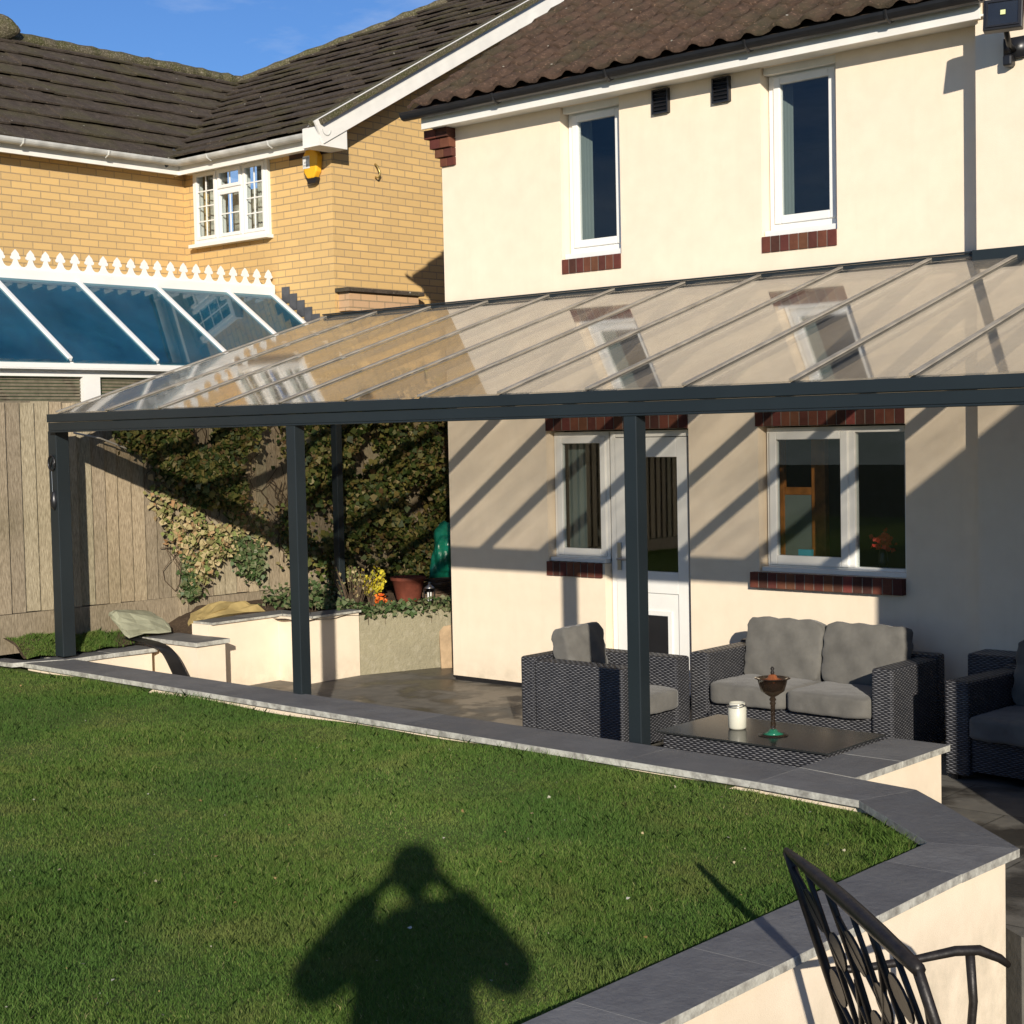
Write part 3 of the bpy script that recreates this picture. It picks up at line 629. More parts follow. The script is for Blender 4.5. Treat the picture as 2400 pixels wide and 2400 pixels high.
# ------------------------------------------------------------------ glass canopy
V = thing('patio_canopy', (2.7, -2.9, 0), 'dark grey metal patio canopy with sloping glass roof panels', 'canopy')
YB = -2.93; bx0, bx1 = -1.6, 7.15
MB().box((bx0, YB, 2.235), (bx1, YB + .11, 2.30)).box((bx0, YB - .012, 2.303), (bx1, YB + .11, 2.3685)).box((bx0, YB - .004, 2.222), (bx1, YB + .02, 2.2345)).build('front_beam', M['anth'], V, bevel=.004)
MB().box((-1.5, -.06, 3.175), (0, -.0, 3.262)).box((0, -.06, 3.175), (4.94, -.003, 3.262)).box((4.94, -.225, 3.175), (7.15, -.168, 3.262)).box((-1.5, -.075, 3.262), (7.15, -.06, 3.275)).build('wall_plate', M['anth'], V, bevel=.003)
for (x0, y0, y1, z0, pw) in ((-1.69, -2.88, -2.76, .42, .115), (1.275, YB + .002, YB + .092, .0, .09), (4.14, YB + .002, YB + .092, .0, .09), (7.0, YB + .002, YB + .092, 0, .09)):
    MB().box((x0, y0, z0), (x0 + pw, y1, 2.235)).build('post', M['anth'], V, bevel=.005)
MB().box((-1.40, -.10, .45), (-1.325, -.03, 3.175)).build('post', M['anth'], V, bevel=.005)
sp = .67; x0 = -1.471; S = (3.243 - 2.377) / 2.87
zr = lambda y: 3.243 + (y + .05) * S
for i in range(13):
    x = x0 + sp * i; 
    r = MB().bar((x, -2.9, zr(-2.9) - .04), (x, -.06, zr(-.06) - .04), .045, .062).build('rafter', M['anth'], V, bevel=.003)
    MB().bar((x, -2.93, zr(-2.93) + .0115), (x, -.05, zr(-.05) + .0115), .034, .01).build('glazing_bar', M['alu'], r)
    if i < 12:
        a, b = x + .018, x + sp - .018
        MB().extr([(a, -2.93, zr(-2.93) - .004), (b, -2.93, zr(-2.93) - .004), (b, -.05, zr(-.05) - .004), (a, -.05, zr(-.05) - .004)], (0, 0, .008)).build('glass_panel', M['roofglass'], V)
# hanging ornament on the left post
O = thing('hanging_ornament', (-1.62, -2.88, 1.8), 'small black ring ornament with glints hanging on the left post', 'ornament')
ring = [(-1.625 + .045 * math.cos(a), -2.895, 1.98 + .06 * math.sin(a)) for a in np.linspace(0, 2 * math.pi, 17)]
MB().tube(ring, .008, 6, False).tube([(-1.645, -2.895, 1.95), (-1.62, -2.88, 2.02), (-1.6, -2.895, 1.95)], .006, 6).build('ring', M['black'], O, smooth=True)
MB().tube([(-1.625, -2.895, 1.92), (-1.622, -2.895, 1.75)], .003, 5).box((-1.65, -2.878, 1.79), (-1.60, -2.87, 1.83)).build('chain', M['steel'], O)
MB().lathe((-1.625, -2.88, 1.6), [(.006, 0), (.03, .03), (.036, .08), (.02, .14), (.006, .16)], 12).build('pendant', M['black'], O, smooth=True)

# ------------------------------------------------------------------ fence
FN = [0]
def fence_panel(ya, xa, yb, xb, zb, zt, label):
    t = thing('fence_panel', ((xa + xb) / 2, (ya + yb) / 2, zb), label, 'fence', group='timber fence panels along the boundary'); b = MB()
    L = math.hypot(xb - xa, yb - ya); d = Vector((xb - xa, yb - ya, 0)).normalized(); nrm = Vector((d.y, -d.x, 0)); s = .06
    if nrm.x < 0: nrm = -nrm
    while s < L - .08:
        w = random.uniform(.118, .135); e = min(L - .06, s + w + .012); A = Vector((xa, ya, 0)) + d * s; B = Vector((xa, ya, 0)) + d * e
        z0 = zb + random.uniform(-.005, .006); z1 = zt + random.uniform(-.01, .008); th0, th1 = .004, .026
        off0 = nrm * 0.0; vs = [A, B, B + nrm * th1, A + nrm * th0]
        b.extr([Vector((q.x, q.y, z0)) for q in vs], (0, 0, z1 - z0)); s += w
    b.build('boards', M['fence'], t)
    A = Vector((xa, ya, zb)); B = Vector((xb, yb, zb))
    for hh in (.35, 1.35): MB().bar(A + UP * hh - nrm * .02, B + UP * hh - nrm * .02, .04, .06).build('rail', M['fence'], t)
    g = MB(); g.bar(A + nrm * .012 - UP * .165, B + nrm * .012 - UP * .165, .03, .32); g.build('gravel_board', M['fence'], t)
    g = MB(); g.box((xb - .04, yb - .045, zb - .3), (xb + .045, yb + .045, zt + .03)); g.build('fence_post', M['fence'], t, bevel=.004)
    return t
fx = lambda y: -1.975 + (y + 1) * .035
zs = [(-6.95, -5.1, .80, 'weathered fence panel left of the canopy, farthest toward the garden'), (-5.1, -3.25, .79, 'weathered fence panel left of the canopy, nearer the lawn'), (-3.25, -1.4, .76, 'pale vertical board fence panel just behind the left post'), (-1.4, .45, .73, 'fence panel with hanging ivy behind the middle post'), (.45, 2.3, .70, 'shaded fence panel hidden by thick ivy near the house'), (2.3, 4.15, .68, 'farthest fence panel beside the house, under ivy')]
for ya, yb, z, lb in zs: fence_panel(ya, fx(ya), yb, fx(yb), z, z + 1.72, lb)
pts = [(-1.90, -2.5, 2.22), (-1.89, -2.25, 2.17), (-1.88, -2.0, 2.08), (-1.88, -1.8, 2.02), (-1.89, -1.6, 2.0)]
MB().tube(pts, .008, 6).build('cable', M['cable'], None, smooth=True, label='pale cable drooping along the top of the fence', cat='cable')

# ------------------------------------------------------------------ ivy
def in_p(P, y, z):
    c = False; j = len(P) - 1
    for i in range(len(P)):
        if (P[i][1] > z) != (P[j][1] > z) and y < (P[j][0] - P[i][0]) * (z - P[i][1]) / (P[j][1] - P[i][1]) + P[i][0]: c = not c
        j = i
    return c
def ivy(name, label, mat, region, n, depth, smin, smax, ylim, zlim, twigs=True, dens=None, cat='ivy'):
    P = []
    ph = [random.uniform(0, 9) for _ in range(6)]
    while len(P) < n:
        y = random.uniform(*ylim); z = random.uniform(*zlim)
        jy, jz = y + random.gauss(0, .05), z + random.gauss(0, .06)
        if not in_p(region, jy, jz): continue
        cl = math.sin(y * 5.3 + ph[0]) * math.sin(z * 6.1 + ph[1]) + .6 * math.sin(y * 13 + ph[2] + z * 3) * math.sin(z * 11 + ph[3])
        if dens and random.random() > dens(y, z): continue
        if random.random() > .5 + .62 * cl: continue
        dd = depth * (.35 + .65 * (cl + 1.3) / 2.6) * random.betavariate(2.2, 1.2)
        P.append((fx(y) + .03 + dd, y, z))
    P = np.array(P); t = thing(name, (P[:, 0].mean(), P[:, 1].mean(), P[:, 2].min()), label, cat)
    poly_mesh('leaves', leaves(P, (.8, -.35, .45), np.clip(RNG.lognormal(math.log((smin + smax) / 2), .35, n), smin * .6, smax * 1.25), spread=.85), 4, RNG.random(n), mat, t)
    b = MB()
    for _ in range(60 if twigs else 14):
        y, z = P[random.randrange(n)][1:]; q = [(fx(y) + .05, y, z)]
        for _k in range(5):
            y += random.gauss(0, .05); z += random.uniform(.02, .14); q.append((fx(y) + random.uniform(.03, .09), y, min(z, zlim[1])))
        b.tube(q, .004, 4)
    b.build('twigs', M['twig'], t, kind='stuff')
    return t
main = [(-2.05, 2.5), (-2.12, 2.25), (-1.85, 2.02), (-1.45, 1.72), (-1.0, 1.56), (-.86, 1.5), (-.76, 1.75), (-.85, 2.0), (-.72, 2.2), (-.66, 2.62)]
ivy('ivy_plant', 'dark ivy mass spilling over the fence top at left', M['ivy'], main, 10500, .34, .028, .062, (-2.2, -.2), (1.3, 2.52))
ivy('ivy_plant', 'sparse brown stemmed ivy on bare boards behind the middle post', M['ivy'], [(-.35, 1.2), (-.3, 2.6), (.0, 2.6), (.05, 1.9), (-.05, .75), (-.3, .7), (-.33, 1.1)], 950, .2, .03, .055, (-.8, .1), (.7, 2.6))
ivy('ivy_plant', 'thick green ivy wall between the rear post and the house', M['ivy'], [(-.15, 2.75), (-.2, 1.9), (-.02, 1.1), (.1, .72), (3.9, .62), (4.1, 2.8)], 26000, .5, .03, .068, (-.2, 4.2), (.62, 2.8))
hang = [(-1.72, 1.78), (-1.6, 1.36), (-1.46, 1.12), (-1.40, .95), (-1.32, .76), (-1.2, .95), (-1.1, 1.06), (-.9, 1.14), (-.5, 1.15), (-.35, 1.28), (-.5, 1.42), (-.85, 1.5), (-1.2, 1.66), (-1.5, 1.85)]
ivy('ivy_trail', 'dry straw coloured ivy trail hanging in sun on the fence', M['ivydry'], hang, 1500, .13, .028, .06, (-1.8, -.3), (.75, 1.9), False, cat='ivy')
ivy('ivy_trail', 'small green tongue of ivy hanging lowest on the sunny fence', M['ivygreen'], [(-.95, 1.2), (-.8, .98), (-.68, .82), (-.55, .98), (-.52, 1.22), (-.7, 1.3)], 420, .11, .03, .058, (-1, -.5), (.8, 1.3), False, cat='ivy')
ivy('ivy_trail', 'green ivy strand dangling to the ground beside the fence post', M['ivygreen'], [(-1.48, 1.15), (-1.4, .72), (-1.28, .72), (-1.3, 1.1)], 300, .1, .03, .058, (-1.5, -1.2), (.7, 1.2), False, cat='ivy')
def ground_ivy(name, label, mat, n, gen, smin=.03, smax=.06, nrm=(.4, -.3, 1)):
    P = np.array([gen() for _ in range(n)]); t = thing(name, tuple(P.mean(0)), label, 'plant')
    poly_mesh('leaves', leaves(P, nrm, RNG.uniform(smin, smax, n), spread=.6), 4, RNG.random(n), mat, t); 
    b = MB()
    for _ in range(25):
        q = P[random.randrange(n)]; b.tube([(q[0], q[1], q[2] - .06), tuple(q)], .003, 4)
    b.build('twigs', M['twig'], t, kind='stuff'); return t
def g1():
    y = random.uniform(-.28, 1.5); xw = -.83 + .36 * (y + .28); d = random.betavariate(1.3, 2.5) * .3
    return (xw - d + random.uniform(0, .06), y, .58 + random.uniform(-.05, .06) - (.06 if d < .05 else 0) * random.random())
ground_ivy('trailing_ivy', 'green and cream leaves trailing over the concrete wall edge', M['ivygreen'], 900, g1)
def g2():
    return (random.uniform(-1.75, -1.3), random.uniform(-.75, -.05), .62 + random.betavariate(1, 2) * .22)
ground_ivy('bedding_plant', 'low mixed foliage in the planter behind the middle post', M['ivygreen'], 500, g2)
def g3():
    return (random.uniform(-1.5, -.95), random.uniform(-.5, -.28) + .05, .6 + random.betavariate(1, 2) * .1)
ground_ivy('bedding_plant', 'small leafy plants at the cream planter corner', M['ivygreen'], 260, g3)
def stalks(name, label, c, n, h, r, lm, ln, cat='plant', sm_=(.03, .05)):
    t = thing(name, c, label, cat); b = MB(); P = []
    for _ in range(n):
        a = random.uniform(0, 6.28); rr = r * random.random() ** .5; hh = h * random.uniform(.6, 1.05)
        q0 = Vector((c[0] + rr * .3 * math.cos(a), c[1] + rr * .3 * math.sin(a), c[2])); q1 = Vector((c[0] + rr * math.cos(a), c[1] + rr * math.sin(a), c[2] + hh))
        b.tube([q0, (q0 + q1) / 2 + Vector((0, 0, .02)), q1], .003, 4)
        for _k in range(ln): P.append(tuple(q0.lerp(q1, random.uniform(.45, 1.05)) + Vector([random.gauss(0, .018) for _ in range(3)])))
    b.build('twigs', M['twig'], t, kind='stuff'); P = np.array(P)
    poly_mesh('leaves', leaves(P, (.5, -.5, .6), RNG.uniform(*sm_, len(P))), 4, RNG.random(len(P)), lm, t); return t
stalks('yellow_shrub', 'bright yellow leafed shrub in the planter by the red pot', (-1.12, .12, .58), 20, .30, .13, M['yleaf'], 10)
stalks('orange_flowers', 'orange red flowers below the yellow shrub', (-1.0, .1, .57), 9, .09, .07, M['oleaf'], 6)
stalks('dry_grass_plant', 'dry brown stems beside the rear post', (-1.15, -.1, .57), 40, .38, .2, M['ivydry'], 2, sm_=(.02, .04))

# ------------------------------------------------------------------ planter objects
t = thing('plant_pot', (-1.12, .58, .57), 'large reddish brown pot of soil on the planter', 'pot')
MB().lathe((-1.12, .58, .57), [(.10, 0), (.115, .03), (.155, .2), (.17, .205), (.172, .235), (.155, .237), (.145, .21), (.02, .2)], 28).build('body', M['terracotta'], t, smooth=True)
MB().lathe((-1.12, .58, .76), [(.145, 0), (.12, .02), (.01, .03)], 20).build('soil', M['soil'], t, smooth=True)
t = thing('lantern', (-.9, .64, .57), 'small black candle lantern with steel cap beside the red pot', 'lantern')
b = MB(); c0 = (-.9, .64, .57); w_ = .035
for dx in (-1, 1):
    for dy in (-1, 1): b.box((c0[0] + dx * w_ - .004, c0[1] + dy * w_ - .004, .58), (c0[0] + dx * w_ + .004, c0[1] + dy * w_ + .004, .70))
b.box((c0[0] - .042, c0[1] - .042, .57), (c0[0] + .042, c0[1] + .042, .582)).build('frame', M['black'], t)
MB().lathe((c0[0], c0[1], .70), [(.05, 0), (.045, .01), (.015, .035), (.012, .05), (.02, .055), (.005, .06)], 16).build('cap', M['steel'], t, smooth=True)
MB().lathe((c0[0], c0[1], .582), [(.022, 0), (.022, .08), (.004, .082)], 14).build('candle', M['label'], t, smooth=True)
t = thing('board_stack', (-1.0, .95, .57), 'stack of brown timber boards lying on the planter soil', 'boards'); b = MB()
for k in range(7):
    R4 = Matrix.Translation((-1.0, .98, .60 + .026 * k)) @ Matrix.Rotation(random.uniform(-.25, .25), 4, 'Z'); b.box((-.1, -.22, -.011), (.1, .3, .011), R4)
b.build('boards', mk_island('old_board', [(.13, .08, .05), (.2, .14, .09), (.1, .06, .04)], .85, (3, 3, 3)), t)
def blob(name, c, dims, mat, label, cat, n=3, amp=.12, seed=0, flat=None, parent=None, rz=0):
    bm = bmesh.new(); bmesh.ops.create_icosphere(bm, subdivisions=n, radius=1); rr = random.Random(seed)
    k = [Vector([rr.uniform(-4, 4) for _ in range(3)]) for _ in range(7)]
    for v in bm.verts:
        d = 1 + sum(math.sin(v.co.dot(q) + i) for i, q in enumerate(k)) * amp / 3; q = v.co * d
        if flat: q.z = max(flat[0], min(flat[1], q.z + .2 * math.sin(q.x * 3)))
        v.co = Vector((q.x * dims[0], q.y * dims[1], q.z * dims[2]))
    me = bpy.data.meshes.new(name); bm.to_mesh(me); bm.free(); o = ob(name, me, mat, parent, label=label, cat=cat); o.location = c; o.rotation_euler[2] = rz; return o
g = blob('garden_sack', (-1.1, 1.12, .95), (.16, .22, .33), M['greenbag'], None, None, 5, .22, 5)
rs = random.Random(8); ks = [(Vector([rs.gauss(0, 1) for _ in range(3)]).normalized() * rs.uniform(9, 22), rs.uniform(0, 6)) for _ in range(9)]
for v in g.data.vertices: v.co += v.co.normalized() * sum(.011 * (abs(math.sin(v.co.dot(k_ * 2.2) + p_)) - .6) for k_, p_ in ks); g['label'] = 'crumpled turquoise green plastic sack by the house corner'; g['category'] = 'sack'
def rock(name, pts, mat, label, seed):
    bm = bmesh.new(); 
    for q in pts: bm.verts.new(q)
    bmesh.ops.convex_hull(bm, input=bm.verts); bm.verts.ensure_lookup_table()
    for v in [v for v in bm.verts if not v.link_faces]: bm.verts.remove(v)
    bmesh.ops.subdivide_edges(bm, edges=bm.edges, cuts=2, use_grid_fill=True); rr = random.Random(seed)
    for v in bm.verts: v.co += Vector([rr.gauss(0, .010) for _ in range(3)])
    me = bpy.data.meshes.new(name); bm.normal_update(); bm.to_mesh(me); bm.free(); o = ob(name, me, mat, label=label, cat='rock')
rock('rockery_stone', [(-1.80, -2.22, .71), (-1.80, -2.27, .66), (-1.66, -2.18, .5), (-1.68, -2.24, .58), (-1.92, -2.2, .70), (-1.9, -1.85, .68), (-1.68, -1.75, .55), (-1.62, -1.78, .5), (-1.75, -1.82, .64), (-1.9, -1.72, .55)], M['stonegrey'], 'pale green grey stone slab tilted below the fence', 2)
rock('rockery_stone', [(-1.62, -1.5, .6), (-1.8, -1.45, .62), (-1.78, -1.15, .70), (-1.66, -1.0, .69), (-1.6, -1.3, .64), (-1.56, -.78, .6), (-1.8, -.72, .6), (-1.72, -.9, .68), (-1.5, -1.55, .58), (-1.8, -1.5, .5), (-1.7, -.7, .5)], M['stoneyel'], 'long yellow sandstone lump behind the cream planter wall', 3)
o = MB().extr([(-.56, .42, .0), (-.42, .66, .0), (-.50, .68, .40), (-.63, .47, .37)], (.018, -.01, 0)).build('plywood_offcut', M['ply'], None, label='plywood offcut leaning on the concrete wall', cat='board')
# added black strip standing in for an unexplained shadow-like band on the wall end
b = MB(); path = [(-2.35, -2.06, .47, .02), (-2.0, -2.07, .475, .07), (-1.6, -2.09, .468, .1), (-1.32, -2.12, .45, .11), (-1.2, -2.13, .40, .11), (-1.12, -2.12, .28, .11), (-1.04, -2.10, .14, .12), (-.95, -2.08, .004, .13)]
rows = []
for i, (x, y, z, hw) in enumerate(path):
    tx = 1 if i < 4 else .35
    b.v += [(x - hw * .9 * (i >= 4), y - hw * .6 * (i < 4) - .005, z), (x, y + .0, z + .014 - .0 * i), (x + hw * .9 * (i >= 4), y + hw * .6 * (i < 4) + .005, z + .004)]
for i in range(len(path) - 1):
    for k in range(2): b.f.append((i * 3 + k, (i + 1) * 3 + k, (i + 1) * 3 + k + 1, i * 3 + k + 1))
o = b.build('dark_strip', M['darkstrip'], None, smooth=True, label='black strip standing in for a shadow-like band on the low wall end at left', cat='sheet')
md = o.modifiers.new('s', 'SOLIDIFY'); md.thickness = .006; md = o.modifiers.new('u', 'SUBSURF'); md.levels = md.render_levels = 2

# ------------------------------------------------------------------ yellow brick house
YH = thing('yellow_brick_house', (-4.5, 3, 0), 'yellow brick house with brown tiled roof and white gutters', 'house')
b = MB(); holes_wall(b, -4.25, -2.2, 0, 5.06, .5, .75, [(-4.06, -2.86, 4.17, 4.96)]); b.build('wall', M['yellow'], YH)
MB().extr([(-1.95, .5, 0), (-1.95, 9, 0), (-1.95, 9, 9.75), (-1.95, .5, 5.12)], (-.25, 0, 0)).build('gable_wall', M['yellow'], YH)
MB().box((-4.5, -6, 0), (-4.25, .5, 5.06)).build('wing_wall', M['yellow'], YH)
MB().box((-4.27, .49, 4.98), (-1.94, .4975, 5.06)).box((-2.55, .488, 4.88), (-1.945, .4976, 4.98)).build('eaves_shade', M['dkbrick'], YH)  # shade under the eaves put in as thin dark brick bands
# window, three lights
wx0, wx1, wz0, wz1 = -4.06, -2.86, 4.19, 4.96
f = MB(); frame(f, wx0, wx1, wz0, wz1, .46, .56, .045); c1, c2 = wx0 + .40, wx0 + .81
f.box((c1 - .02, .465, wz0 + .045), (c1 + .02, .555, wz1 - .045)); f.box((c2 - .02, .465, wz0 + .045), (c2 + .02, .555, wz1 - .045)); f.box((c1 + .02, .465, wz0 + .50), (c2 - .02, .555, wz0 + .54))
wf = f.build('window', M['upvc'], YH, bevel=.004)
def leaded(x0, x1, z0, z1, nx, nz, y=.45):
    f = MB(); frame(f, x0, x1, z0, z1, y, y + .04, .035)
    s = f.build('sash', M['upvc'], wf, bevel=.004)
    g = MB()
    for i in range(1, nx): xx = x0 + .035 + (x1 - x0 - .07) * i / nx; g.box((xx - .006, y + .012, z0 + .035), (xx + .006, y + .022, z1 - .035))
    for i in range(1, nz): zz = z0 + .035 + (z1 - z0 - .07) * i / nz; g.box((x0 + .035, y + .0115, zz - .006), (x1 - .035, y + .0225, zz + .006))
    g.build('glazing_grid', M['upvc'], wf)
    MB().box((x0 + .03, y + .024, z0 + .03), (x1 - .03, y + .029, z1 - .03)).build('pane', M['pane'], wf)
leaded(wx0 + .04, c1 - .015, wz0 + .04, wz1 - .04, 2, 4); leaded(c2 + .015, wx1 - .04, wz0 + .04, wz1 - .04, 2, 4)
leaded(c1 + .015, c2 - .015, wz0 + .535, wz1 - .04, 2, 1); leaded(c1 + .015, c2 - .015, wz0 + .04, wz0 + .505, 2, 2)
MB().box((wx0 - .03, .40, wz0 - .04), (wx1 + .03, .5, wz0 - .003)).build('window_sill', M['upvc'], YH, bevel=.004)
b = MB()
for (a, c) in ((wx0 + .03, wx0 + .36), (c2 + .02, c2 + .18), (wx1 - .24, wx1 - .03)):
    n = 14; vs = [(a + (c - a) * i / n, .64 + .018 * math.sin(i * 2.1), z) for z in (wz0, wz1) for i in range(n + 1)]; b.add(vs, [(i, i + 1, n + 2 + i, n + 1 + i) for i in range(n)])
b.box((c1, .66, wz0), (c2, .665, wz0 + .52)); b.build('curtain', M['lace'], YH)
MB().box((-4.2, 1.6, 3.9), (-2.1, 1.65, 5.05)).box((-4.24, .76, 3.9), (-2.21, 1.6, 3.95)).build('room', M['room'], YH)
# roofs
tn = .545; cc, ss = math.cos(math.atan(tn)), math.sin(math.atan(tn))
def lim_main(s):
    Y = .2 + s * cc
    if Y < 3.2: xl = -4.15 - (Y - .2) * (2.45 / 3.0)
    else: xl = -6.6 + (Y - 3.2) * 1.19
    return (xl + 6.7, 6.7 - 1.72)
roof('roof', M['tile_y'], YH, (-6.7, .2, 5.05), (1, 0, 0), (0, cc, ss), 8.5, lim_main, .30, 0, .31, .042, .008)
tw = .65; cc2, ss2 = math.cos(math.atan(tw)), math.sin(math.atan(tw))
def lim_wing(s):
    h = s * cc2
    return (0, 6.25 + h * 1.17)
roof('roof', M['tile_y'], YH, (-4.04, -6, 5.03), (0, 1, 0), (-cc2, 0, ss2), 3.05, lim_wing, .36, 0, .31, .045, .009)
MB().tube([(-6.6 + random.uniform(-.015, .015), -5 + i * .1, 6.69 + random.uniform(-.006, .006)) for i in range(85)], [.088 + (.014 if i % 4 == 0 else random.uniform(-.004, .006)) for i in range(85)], 10).build('ridge', M['moss'], YH, smooth=False)
MB().tube([(-6.55 + 3.95 * i / 50, 3.25 + 3.35 * i / 50, 6.72 + 1.83 * i / 50 + random.uniform(-.012, .012)) for i in range(51)], [.06 + (.012 if i % 4 == 0 else 0) for i in range(51)], 10).build('ridge', M['moss'], YH)
MB().tube([(-4.06, .1, 5.0), (-6.6, 3.2, 6.62)], .05, 8).build('valley', M['lead'], YH)
blob('moss_clump', (0, 0, 0), (.13, .3, .09), M['moss'], None, None, 4, .55, 9, parent=YH).location = YH.matrix_world.inverted() @ Vector((-6.55, -.35, 6.78))
# bargeboard and verge
def along(p, q, w, h, name, mat, dz=0, parent=YH): return MB().bar(p, q, w, h).build(name, mat, parent, bevel=.003)
y0v, z0v = .14, 5.05 + (.14 - .2) * tn
along((-1.72, y0v, z0v - .02), (-1.72, 9, z0v - .02 + (9 - y0v) * tn), .03, .225, 'bargeboard', M['woodwhite'])
along((-1.83, y0v + .05, z0v - .06), (-1.83, 9, z0v - .06 + (8.95 - y0v) * tn), .19, .02, 'soffit', M['dkbrick'])
MB().bar((-1.76, y0v, z0v + .075), (-1.76, 9, z0v + .075 + (9 - y0v) * tn), .2, .05).build('verge', M['moss'], YH)
MB().extr([(-1.72, .15, 4.88), (-1.72, .15, 5.06), (-1.72, .5, 5.25), (-1.72, .5, 4.88)], (-.24, 0, 0)).build('box_end', M['woodwhite'], YH)
MB().box((-4.15, .29, 4.90), (-1.74, .31, 5.06)).box((-4.15, .31, 4.93), (-1.97, .5, 4.945)).build('fascia', M['woodwhite'], YH)
MB().box((-4.08, -6, 4.90), (-4.06, .29, 5.04)).box((-4.25, -6, 4.93), (-4.08, .4, 4.945)).build('fascia', M['woodwhite'], YH)
def gut(p, q, r=.056):
    p, q = Vector(p), Vector(q); d = (q - p).normalized(); side = d.cross(UP); n = 9
    a = [(side * math.cos(math.pi * k / n) * r - UP * math.sin(math.pi * k / n) * r) for k in range(n + 1)]; a += [v * .9 + UP * .002 for v in a[::-1]]
    g = MB(); g.extr([p + v for v in a], q - p)
    L = (q - p).length; k = .6
    while k < L:
        c = p + d * k; g.tube([c + side * r * 1.08, c + side * r * .8 - UP * r * .75, c - UP * r * 1.12, c - side * r * .8 - UP * r * .75, c - side * r * 1.08], .01, 6); k += .95
    return g.build('gutter', M['guttergrey'], YH)
gut((-4.05, .225, 5.03), (-1.70, .225, 5.03)); gut((-3.99, -6, 5.03), (-3.99, .23, 5.03))
MB().tube([(-1.9, .2, 4.99), (-1.78, .2, 4.99)], .05, 12).build('gutter_cap', M['guttergrey'], YH)
# bricked up arch / meter hood on gable wall
MB().box((-1.948, .55, 3.36), (-1.80, 1.5, 3.54)).build('brick_hood', mk_brick('pale_brick', (.55, .36, .2), (.5, .33, .2), (.25, .2, .13)), YH)
MB().box((-1.95, .5, 3.54), (-1.76, 1.55, 3.58)).build('hood_slab', M['tile_y'], YH, bevel=.004)
MB().tube([(-2.505, 1.62, 4.965), (-2.47, 1.62, 4.94), (-2.45, 1.64, 4.87), (-2.47, 1.63, 4.82), (-2.505, 1.62, 4.83)], .010, 6).build('wall_hook', M['brass'], None, smooth=True, label='small brass hook fixed to the yellow gable wall', cat='hook')
A = thing('alarm_box', (-2.17, .45, 4.72), 'orange alarm box with white label on the yellow brick wall', 'alarm')
ax, az = -2.17, 4.80
b = MB().extr([(ax - .09, .494, az - .09), (ax - .045, .494, az - .15), (ax + .045, .494, az - .15), (ax + .09, .494, az - .09), (ax + .11, .494, az + .06), (ax + .06, .494, az + .13), (ax - .06, .494, az + .13), (ax - .11, .494, az + .06)], (0, -.075, 0)); b.build('cover', M['orange'], A, bevel=.015)
MB().extr([(ax - .075, .49, az - .14), (ax + .075, .49, az - .14), (ax + .05, .49, az - .2), (ax - .05, .49, az - .2)], (0, -.06, 0)).build('strobe', M['black'], A, bevel=.008)
lb = MB().box((ax - .095, .4155, az - .05), (ax - .0, .4185, az + .07)).build('label_plate', M['label'], A)
b = MB(); rr = random.Random(3)
for (zz, segs) in ((az + .045, 5), (az + .005, 2), (az - .025, 4)):
    for k in range(segs): x = ax - .085 + k * .017 + (.015 if segs == 2 else 0); b.box((x, .4135, zz - .01), (x + .004, .4153, zz + .01)); b.box((x, .4136, zz + .006), (x + .011, .4152, zz + .01))
b.build('print', M['ink'], A)

YH.location = (-5.20, 3.65, -.11); YH.scale = (1.05, 1.05, 1.05)
A.location = (-2.755, .972, 4.849); A.scale = (1.05, 1.05, 1.05)

# ------------------------------------------------------------------ conservatory
CN = thing('conservatory', (-3.2, -1.5, .5), 'white conservatory with blue tinted glass roof and ridge cresting', 'conservatory')
xr, zrr, xe, ze = -3.45, 3.65, -2.25, 2.84; ya, yb = -5.5, .99
zs_ = lambda x: zrr + (x - xr) * (ze - zrr) / (xe - xr)
MB().box((xr - .05, ya, zrr - .05), (xr + .05, yb, zrr + .075)).build('ridge_beam', M['upvc'], CN, bevel=.01)
cr_ = MB(); k = 0; y = yb - .05
while y > ya:
    # one cresting unit: finial with side lobes, and the scalloped web between
    P2 = [(-.078, 0), (-.078, .03), (-.055, .034), (-.036, .052), (-.022, .082), (-.018, .10), (-.034, .094), (-.049, .104), (-.05, .12), (-.038, .13), (-.034, .15), (-.018, .168), (0, .188), (.018, .168), (.034, .15), (.038, .13), (.05, .12), (.049, .104), (.034, .094), (.018, .10), (.022, .082), (.036, .052), (.055, .034), (.078, .03), (.078, 0)]
    cr_.extr([(xr + .006, y + a * 1.0, zrr + .07 + b_) for a, b_ in P2], (-.012, 0, 0)); y -= .1565
cr_.build('cresting', M['upvc'], CN)
MB().box((xe - .06, ya, ze - .10), (xe + .03, yb, ze - .015)).box((xe + .03, ya, ze - .085), (xe + .10, yb, ze - .075)).box((xe + .09, ya, ze - .075), (xe + .10, yb, ze - .03)).build('eaves_beam', M['upvc'], CN, bevel=.004)
yy = [.95, .37]
while yy[-1] > ya: yy.append(yy[-1] - .89)
for i, y in enumerate(yy):
    MB().bar((xr + .02, y, zrr + .005), (xe + .03, y, ze + .005), .05, .045).build('rafter', M['upvc'], CN, bevel=.008)
    if i: MB().extr([(xr + .02, y + .02, zrr - .012), (xe + .05, y + .02, ze - .02), (xe + .05, yy[i - 1] - .02, ze - .02), (xr + .02, yy[i - 1] - .02, zrr - .012)], (0, 0, .02)).build('glass_panel', M['consglass'], CN)
MB().extr([(xr - .02, ya, zrr - .01), (-4.92, ya, 2.9), (-4.92, yb, 2.9), (xr - .02, yb, zrr - .01)], (0, 0, .02)).build('glass_panel', M['consglass'], CN)
fr = MB(); fr.box((xe - .04, ya, 2.70), (xe + .02, yb, ze - .10)); fr.box((xe - .04, ya, .5), (xe + .02, yb, 1.2))
y = yb; 
